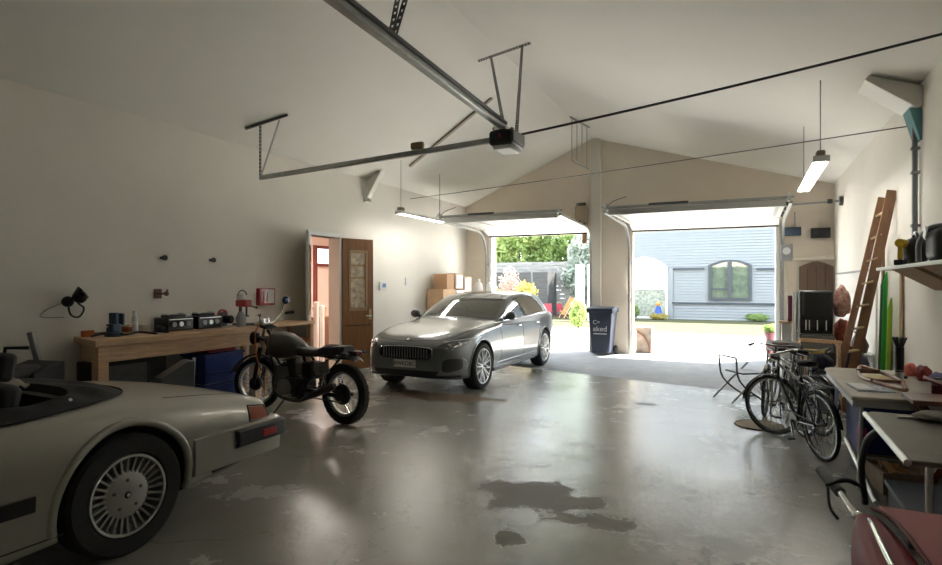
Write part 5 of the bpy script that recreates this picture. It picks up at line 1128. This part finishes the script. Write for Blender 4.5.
lump('coral_cloth', (1.38, 6.74, .75), (.06, .09, .06), M('coral_cloth', (.60, .14, .10), .8), 'crumpled coral red cloth behind the brush holder', 'cloth', 3)
lump('crimson_bag', (1.42, 6.44, .75), (.06, .09, .07), M('crimson_cloth', (.30, .03, .03), .6), 'dark crimson bag right of the brush holder', 'bag', 5)
lump('blue_cloth', (1.47, 6.10, .75), (.08, .18, .06), M('blue_violet_cloth', (.10, .09, .24), .8), 'blue-violet cloth at the back of the table', 'cloth', 7)
wt2 = empty('wooden_table', (1.31, 5.11, 0), 0, 'brown wooden table with crossed legs at the right edge', 'table'); rw = M('red_brown_wood', (.16, .055, .03), .35, coat=.3, var=.2)
MB().box((-.28, -.18, .775), (.27, .17, .81)).build('tabletop', rw, wt2, bevel=.006)
for y in (-.15, .10): MB().bar((-.22, y, 0), (.22, y, .775), .04, .05).build('leg', rw, wt2); MB().bar((.22, y+.045, 0), (-.22, y+.045, .775), .04, .05).build('leg', rw, wt2)
rbx = empty('maroon_box', (1.34, 5.56, .75), -.2, 'open maroon box tilted on the wooden table', 'box'); MB().cbox((0, 0, .05), (.13, .18, .08)).build('box', M('maroon_box_paint', (.12, .01, .02), .4), rbx, bevel=.006); MB().cbox((-.04, 0, .11), (.15, .19, .012), ry=.35).build('lid', M('maroon_lid', (.20, .02, .04), .3), rbx)
gj = empty('glass_jar', (1.22, 6.02, .815)); bpy.data.objects.remove(gj)
for k, (x, y, c, lb) in enumerate(((1.20, 6.22, (.6, .6, .58), 'small white jar behind the snowshoe'), (1.38, 5.86, (.5, .48, .45), 'pale jar between the maroon box and the blue-violet cloth'))):
    j = empty('jar', (x, y, .75), 0, lb, 'jar'); MB().cyl((0, 0, 0), (0, 0, .09), .035, 16).build('body', M('jar_%d' % (k+1), c, .3), j, bevel=.006); MB().cyl((0, 0, .09), (0, 0, .105), .032, 16).build('lid', dsteel, j)
# under the table
bt = empty('blue_storage_tub', (1.20, 6.42, 0), 0, 'dark blue storage tub under the pale table', 'tub'); MB().box((-.32, -.38, 0), (.28, .38, .62)).build('tub', bluep, bt, bevel=.03); MB().box((-.335, -.40, .62), (.295, .40, .65)).build('lid', bluep, bt, bevel=.015)
mg = empty('magenta_box', (.90, 6.05, 0), .2, 'magenta packet standing under the edge of the pale table', 'packet'); MB().box((-.02, -.05, .12), (.02, .05, .36)).build('packet', M('magenta_card', (.6, .05, .32), .5), mg); MB().box((-.06, -.07, 0), (.05, .07, .12)).build('stand', black, mg)
sbx = empty('scrap_box', (1.06, 5.66, 0), .2, 'cardboard tray full of offcuts on the floor under the tables', 'box')
m = MB(); ply = M('dirty_carton', (.30, .24, .17), .9, var=.3)
for a, b in (((-.18, -.26, 0), (.18, .26, .02)), ((-.18, -.26, 0), (-.165, .26, .17)), ((.165, -.26, 0), (.18, .26, .17)), ((-.18, -.26, 0), (.18, -.245, .17)), ((-.18, .245, 0), (.18, .26, .17))): m.box(a, b)
m.build('tray', ply, sbx)
rnd = random.Random(5)
sw_ = M('light_offcut', (.45, .26, .10), .7, var=.3)
for k in range(16):
    x, y = rnd.uniform(-.1, .1), rnd.uniform(-.18, .18); o = MB().cbox((0, 0, 0), (rnd.uniform(.1, .22), rnd.uniform(.03, .06), .015)).build('wood_offcut', sw_ if k % 3 else ply); o.location = (1.06+x, 5.66+y, .06+.009*k); o.rotation_euler = (rnd.uniform(-.3, .3), rnd.uniform(-.3, .3), rnd.uniform(0, 3)); tag(o, 'orange-brown wood offcut lying in the cardboard tray' if k % 3 else 'dull grey-brown board offcut lying in the cardboard tray', 'wood offcut', 'offcuts in the cardboard tray')
rd = empty('steel_tube', (.86, 5.75, 0)); bpy.data.objects.remove(rd)
tag(MB().cyl((.76, 5.85, .30), (.84, 5.05, .03), .022, 12).build('steel_tube', alu, smooth=40), 'grey steel tube leaning low against the cardboard tray', 'tube')
# near table with the metal edge
t2 = empty('metal_table', (1.14, 4.22, 0), 0, 'grey metal-edged work table at the right edge of the picture', 'table'); gm = M('dull_grey_top', (.17, .165, .14), .35, .3, var=.2, scale=3)
MB().prism([(-.40, -.62), (.46, -.62), (.46, .62), (-.36, .66), (-.40, .6)], .69, .72, 'XY').build('tabletop', gm, t2, bevel=.008); MB().cyl((-.41, -.62, .705), (-.40, .62, .705), .018, 12).build('edge_tube', alu, t2, smooth=40)
for x, y in ((.38, -.5), (.38, .52), (-.3, -.52)): MB().cyl((x, y, 0), (x, y, .69), .018, 10).build('leg', alu, t2)
MB().tube(spline([V(-.34, .34, .68), V(-.40, .52, .55), V(-.41, .70, .32), V(-.37, .84, .06), V(-.365, .86, .01)], 20), .022, 12).build('curved_leg', M('blue_black_tube', (.03, .035, .05), .35, .3), t2, smooth=60)
MB().cyl((-.3, -.51, .3), (.38, -.51, .3), .016, 10).build('cross_bar', alu, t2)
for k, (x, y, rz) in enumerate(((.98, 4.72, .3), (1.12, 4.78, 1.2))):
    wr_ = empty('wrench', (x, y, .722), rz, 'pale adjustable wrench near the far corner of the metal table' if k == 0 else 'pale ring spanner beside the wrench on the metal table', 'wrench'); MB().box((-.09, -.011, 0), (.08, .011, .012)).build('shank', alu, wr_, bevel=.003); MB().lathe([(.012, 0), (.026, 0), (.028, .014), (.012, .014), (.012, 0)], (.09, 0, 0), n=16).build('head', alu, wr_)
lump('grey_rag', (1.08, 4.70, .722), (.10, .07, .035), M('grey_rag', (.32, .31, .28), .9), 'crumpled grey rag on the far corner of the metal table', 'rag', 11)
cmb = empty('tin_snips', (1.22, 4.35, .722), .5, 'dark notched metal comb strip on the metal table', 'strip'); MB().box((-.1, -.01, 0), (.1, .01, .01)).build('strip', dsteel, cmb)
for k in range(6): MB().box((-.09+k*.034, .01, 0), (-.08+k*.034, .045, .008)).build('tooth', dsteel, cmb)
cmb.name = 'notched_strip'
bx1 = empty('black_crate', (1.14, 4.62, 0), 0, 'black crate with a grey lid on the floor under the metal table', 'crate'); MB().box((-.26, -.3, 0), (.24, .28, .22)).build('crate', black, bx1, bevel=.015); MB().box((-.28, -.32, .22), (.26, .30, .25)).build('lid', M('slate_lid', (.10, .12, .15), .5), bx1, bevel=.006)
nb = empty('navy_bag', (1.32, 4.1, 0), 0, 'navy blue bin under the metal table', 'bin'); MB().box((-.2, -.28, 0), (.2, .22, .46)).build('bin', M('navy_plastic', (.012, .018, .06), .45), nb, bevel=.02); MB().box((-.215, -.295, .46), (.215, .235, .48)).build('rim', M('navy_plastic', (.012, .018, .06), .45), nb, bevel=.006); nb.name = 'navy_bin'
# red scooter-like vehicle in the corner
rv = empty('red_scooter', (.62, 2.7, 0), 0, 'glossy red scooter front with chrome strip and grey grip in the bottom right corner', 'scooter')
redg = M('gloss_red', (.22, .010, .018), .45, spec=.15); pinkp = M('faded_red_panel', (.40, .12, .12), .6)
S = [(.57, [(0, .42), (.02, .43), (.03, .47), (.02, .51), (0, .52)]), (.52, [(0, .34), (.045, .36), (.055, .45), (.04, .53), (0, .545)]), (.35, [(0, .26), (.07, .28), (.085, .42), (.065, .54), (0, .55)]), (.0, [(0, .2), (.10, .22), (.115, .40), (.09, .54), (0, .555)]), (-.5, [(0, .18), (.12, .2), (.13, .40), (.11, .54), (0, .56)]), (-.8, [(0, .2), (.11, .22), (.12, .40), (.10, .53), (0, .55)])]
b_ = loft(S, 40, 20).build('body', redg, rv, smooth=50); b_.rotation_euler = (0, 0, PI/2); b_.location = (-.12, 0, 0)
MB().tube(spline([V(-.115, .56, .505), V(-.125, .40, .55), V(-.135, .1, .558), V(-.14, -.5, .565)], 24), .012, 8).build('chrome_strip', chrome, rv, smooth=60)
MB().prism([(-.08, .53), (.50, .50), (.52, -.7), (-.02, -.7), (-.03, .2)], .565, .59, 'XY').build('flat_panel', pinkp, rv, bevel=.01); MB().tube(spline([V(-.10, .53, .57), V(-.06, .38, .59), V(-.035, .1, .595), (V(-.02, -.7, .595))], 20), .009, 8).build('panel_edge', M('dark_red_edge', (.14, .01, .015), .5, spec=.2), rv, smooth=60)
hb2 = MB().tube(spline([V(-.14, .52, .50), V(-.17, .58, .53), V(-.20, .72, .565)], 12), .017, 12).build('handlebar', chrome, rv, smooth=60); MB().tube([V(-.20, .72, .565), V(-.26, .97, .60)], .027, 14).build('grip', M('grey_rubber_grip', (.14, .14, .14), .6), rv, bevel=.006)
MB().ball((-.15, .55, .51), .032, 10).build('clamp', chrome, rv, smooth=60); MB().tube(spline([V(-.26, .76, .58), V(-.17, .76, .62), V(-.10, .73, .60)], 8), [.008]*3+[.012]*4+[.007]*2, 8).build('brake_lever', black, rv, smooth=60)
MB().tube(spline([V(-.25, .76, .57), V(-.25, .68, .50), V(-.22, .64, .46)], 8), .007, 8).build('clutch_lever', black, rv, smooth=60)
for x in (-.2, .3): MB().lathe([(.05, -.03), (.13, -.035), (.15, 0), (.13, .035), (.05, .03), (.05, -.03)], (x+.0, .12, .15), 'X', 32).build('wheel', rubber, rv, smooth=40)
MB().lathe([(.05, -.03), (.13, -.035), (.15, 0), (.13, .035), (.05, .03), (.05, -.03)], (-.1, -.6, .15), 'X', 32).build('wheel', rubber, rv, smooth=40)
MB().cyl((-.2, .12, .15), (.3, .12, .15), .02, 10).build('axle', steel, rv); MB().bar((-.1, -.6, .15), (-.1, .12, .2), .04, .06).build('chassis', dsteel, rv); MB().bar((.28, -.6, .45), (.28, .2, .45), .05, .2).build('panel_support', dsteel, rv); MB().bar((.28, .12, .15), (.28, .12, .4), .04, .04).build('strut', dsteel, rv)
# ladder
ld_ = empty('wooden_ladder', (0, 0, 0), 0, 'tall brown wooden ladder leaning on the right wall', 'ladder'); lw = M('ladder_wood', (.22, .115, .06), .6, var=.2, scale=4, stretch=(4, 4, 1)); lw2 = M('rung_wood', (.55, .40, .24), .6)
A0, A1, B0, B1 = V(.90, 8.28, .01), V(1.50, 8.70, 2.68), V(1.10, 8.66, .01), V(1.575, 8.52, 2.74)
MB().bar(A0, A1, .075, .03, up=(0, 1, 0)).build('rail', lw, ld_, bevel=.004); MB().bar(B0, B1, .11, .03, up=(0, 1, 0)).build('rail', lw, ld_, bevel=.004)
for k in range(9):
    t_ = .08+k*.104; MB().bar(A0.lerp(A1, t_), B0.lerp(B1, t_), .05, .022).build('rung', lw2, ld_)
# skis, board, boxes along the wall
def ski(y, x, z1, c, lb):
    o = MB().tube([(x-.04, y, .0), (x, y, z1-.12), (x+.012, y, z1)], [.026, .026, .008], 8).build('ski', M('ski_%d' % int(c[1]*100), c, .4), smooth=40); return tag(o, lb, 'ski', 'green skis against the right wall')
ski(8.62, 1.50, 1.72, (.03, .10, .05), 'dark green ski, leftmost of the upright skis'); ski(8.47, 1.50, 1.76, (.02, .30, .03), 'bright green ski, middle of the upright skis'); ski(8.33, 1.52, 1.45, (.30, .48, .03), 'short lime yellow ski, rightmost of the upright skis')
bd = empty('brown_board', (1.50, 8.8, 0), 0, 'tall brown hardboard offcut standing behind the skis', 'board'); MB().prism([(-.12, 0), (.32, 0), (.32, .95), (.18, 1.0), (.16, 2.15), (.10, 2.15), (.08, 1.15), (-.12, 1.0)], .04, .07, 'YZ').build('board', M('hardboard', (.24, .16, .09), .7, var=.15), bd); MB().box((.03, .02, 1.1), (.045, .08, 1.35)).build('tape', whitep, bd)
tag(MB().box((1.575, 8.1, 0), (1.6, 8.16, 2.0)).build('wall_batten', M('pale_pine', (.45, .33, .2), .6)), 'thin upright batten right of the green skis', 'batten')
ws_ = empty('wall_shelf', (1.4, 6.3, 1.75), 0, 'white wall shelf with brown triangular brackets on the right wall', 'shelf')
MB().box((-.17, -1.3, 0), (.205, 1.12, .03)).build('board', wpaint, ws_, bevel=.004)
for y in (.15, -.9): MB().prism([(-.14, 0), (.2, 0), (.2, -.2)], y-.42, y+.42, 'XZ').build('bracket', M('bracket_wood', (.27, .17, .10), .6, var=.1), ws_)
# tools on the shelf
vc = empty('shop_vacuum', (1.40, 6.72, 1.78), 0, 'black and grey hand vacuum lying on the wall shelf', 'vacuum')
MB().tube(spline([V(-.03, .42, .03), V(-.02, .28, .06), V(0, .12, .10), V(0, 0, .10)], 16), [.018]*5+[.03]*5+[.05]*7, 14).build('nozzle', M('grey_black', (.06, .06, .065), .5), vc, smooth=60); MB().ball((0, -.1, .13), .13, 12, (.9, 1.1, 1)).build('drum', black, vc, smooth=60); MB().tube(arc((0, -.1, .2), .1, 10, 170, 12, 'YZ'), .015, 8).build('handle', gblack, vc, smooth=60)
yd = empty('yellow_drill', (1.27, 6.50, 1.78), 1.1, 'yellow and black cordless drill standing on the wall shelf', 'drill'); yel = M('tool_yellow', (.60, .42, .02), .45)
MB().cyl((-.06, 0, .2), (.09, 0, .2), .04, 14).build('body', yel, yd, bevel=.01); MB().cyl((.09, 0, .2), (.15, 0, .2), .02, 12).build('chuck', dsteel, yd); MB().bar((-.02, 0, .17), (-.04, 0, .05), .035, .05).build('grip', yel, yd, bevel=.01); MB().box((-.09, -.035, 0), (.04, .035, .05)).build('battery', black, yd, bevel=.008)
bp_ = empty('black_backpack', (1.44, 5.92, 1.78), 0, 'black bag with grey strap at the right end of the wall shelf', 'bag'); MB().cbox((0, -.05, .14), (.22, .34, .28)).build('bag', black, bp_, bevel=.08, seg=5); MB().tube(spline([V(-.13, .17, .02), V(-.14, .1, .18), V(-.1, -.02, .28), V(0, -.1, .30)], 14), .022, 8).build('strap', greyp, bp_, smooth=60); MB().cyl((-.12, -.02, .25), (-.135, -.02, .25), .05, 16).build('badge', alu, bp_)
# stack by the far door
rk = empty('dark_cabinet', (.82, 8.98, 0), 0, 'dark grey low cabinet under the black case behind the bicycles', 'cabinet'); MB().box((-.2, -.16, 0), (.2, .2, .96)).build('body', M('charcoal_panel', (.07, .075, .075), .5), rk, bevel=.006); MB().box((-.18, -.175, .72), (.18, -.16, .94)).build('drawer', M('grey_drawer', (.14, .145, .14), .5), rk, bevel=.004); MB().box((-.18, -.175, .05), (.18, -.16, .70)).build('door', M('charcoal_panel', (.07, .075, .075)), rk, bevel=.004); MB().box((-.01, -.19, .2), (.01, -.175, .6)).build('handle', black, rk)
bc_ = empty('black_case', (.82, 8.98, .96), 0, 'tall glossy black hard case standing on the dark cabinet', 'case'); MB().box((-.2, -.14, .0), (.19, .16, .57)).build('shell', M('case_black', (.018, .02, .02), .3), bc_, bevel=.035, seg=4); MB().box((-.18, -.15, .03), (.17, -.13, .2)).build('lower_panel', gblack, bc_)
for x in (-.13, -.09, .0, .1): MB().box((x, -.157, .05), (x+.012, -.15, .18)).build('white_strip', whitep, bc_)
MB().box((-.17, -.146, .25), (-.14, -.138, .54)).build('side_rib', dsteel, bc_)
for x, lb in ((.57, 'left of the two pale upright strips left of the black case'), (.605, 'right of the two pale upright strips left of the black case')): tag(MB().cyl((x, 9.1, 0), (x, 9.1, 1.52), .013, 8).build('upright_pole', whitep), lb, 'pole')
sh = empty('plank_shelf', (.50, 9.4, 0), 0, 'small wooden plank shelf on a white support left of the pale poles', 'shelf'); MB().box((-.1, -.1, 1.06), (.1, .15, 1.09)).build('plank', pine, sh); MB().box((-.06, -.02, 0), (.06, .08, 1.06)).build('support', wpaint, sh)
bk2 = empty('burgundy_book', (.55, 9.42, 1.09), 0, 'tall burgundy book standing on the small plank shelf', 'book'); MB().box((-.035, -.1, 0), (.035, .1, .36)).build('cover', M('burgundy', (.13, .02, .04), .6), bk2, bevel=.003); MB().box((-.03, -.095, .36), (.03, .1, .37)).build('pages', M('page_edge', (.6, .55, .45), .8), bk2)
yt = empty('yellow_trestle', (.78, 8.32, 0), 0, 'yellow and tan trestle frame in front of the black case', 'trestle'); yp = M('yellow_bar', (.55, .38, .03), .5)
MB().bar((-.18, -.14, .80), (.06, -.14, .79), .05, .05).build('yellow_bar', yp, yt); MB().bar((-.2, .02, .92), (.26, .02, .90), .04, .04).build('cross_beam', pine, yt); MB().bar((-.19, .02, .92), (-.23, -.12, .78), .03, .03).build('brace', pine, yt)
for x in (-.2, .22): MB().bar((x, .02, .9), (x+.02, .03, 0), .035, .035).build('leg', pine, yt)
MB().bar((-.14, -.14, .78), (-.14, -.14, 0), .03, .03).build('leg', pine, yt)
lump('striped_bundle', (1.12, 9.05, 1.18), (.10, .11, .22), M('patchwork_cloth', (.45, .38, .30), .8, col2=(.30, .05, .04), scale=26), 'red and cream patterned bundle right of the black case', 'bundle', 15)
lump('orange_sack', (1.14, 9.15, .80), (.10, .12, .19), M('orange_red_sack', (.42, .12, .06), .8, col2=(.20, .04, .03), scale=14), 'orange-red sack below the patterned bundle', 'sack', 17)
st2 = empty('sack_stand', (1.14, 9.12, 0), 0, 'dark wooden stand holding the orange sack behind the ladder', 'stand'); MB().box((-.12, -.14, .74), (.12, .14, .80)).build('top', dwood, st2); 
for x in (-.1, .1):
    for y in (-.12, .12): MB().box((x-.015, y-.015, 0), (x+.015, y+.015, .74)).build('leg', dwood, st2)
lump('navy_holdall', (1.30, 9.30, .0), (.16, .26, .42), M('navy_cloth', (.035, .045, .075), .7, var=.4), 'navy blue holdall on the floor behind the ladder', 'bag', 19)
lump('dark_bundle', (.80, 8.00, .62), (.10, .12, .09), M('dark_violet_cloth', (.025, .02, .04), .8), 'dark violet bundle hanging over the yellow trestle foot', 'bundle', 23)
cr2 = empty('tool_trolley', (.80, 8.0, 0), 0, 'black wire tool trolley behind the bicycles', 'trolley'); 
for z in (.12, .38, .60): MB().box((-.16, -.18, z), (.16, .18, z+.015)).build('wire_shelf', dsteel, cr2)
for x in (-.15, .15):
    for y in (-.17, .17): MB().cyl((x, y, .02), (x, y, .64), .010, 8).build('upright', chrome, cr2)
for z, lb in ((.135, 'chrome engine part on the lowest shelf of the wire trolley'), (.395, 'chrome engine part on the middle shelf of the wire trolley')):
    e = empty('engine_part', (.80, 8.0, z), .4, lb, 'engine part'); MB().cyl((-.08, 0, .07), (.08, 0, .07), .06, 16).build('casing', alu, e, bevel=.01); MB().box((-.06, -.1, 0), (.06, .1, .05)).build('foot', dsteel, e)
    for k in range(5): MB().cyl((-.07+k*.035, 0, .07), (-.065+k*.035, 0, .07), .08, 16).build('fin', alu, e)
wj = empty('white_bin', (1.42, 9.75, 0), 0, 'white narrow bin with a brown jug on top against the right wall', 'bin'); MB().box((-.1, -.16, 0), (.13, .16, .62)).build('bin', whitep, wj, bevel=.02); MB().box((-.11, -.17, .62), (.14, .17, .65)).build('lid', whitep, wj, bevel=.006)
tag(MB().lathe([(0, 0), (.09, 0), (.12, .1), (.08, .2), (.05, .26), (.07, .3), (0, .3)], n=20).build('brown_jug', M('brown_glaze', (.10, .065, .045), .4), smooth=40), 'brown jug standing on the white narrow bin', 'jug').location = (1.42, 9.75, .65)
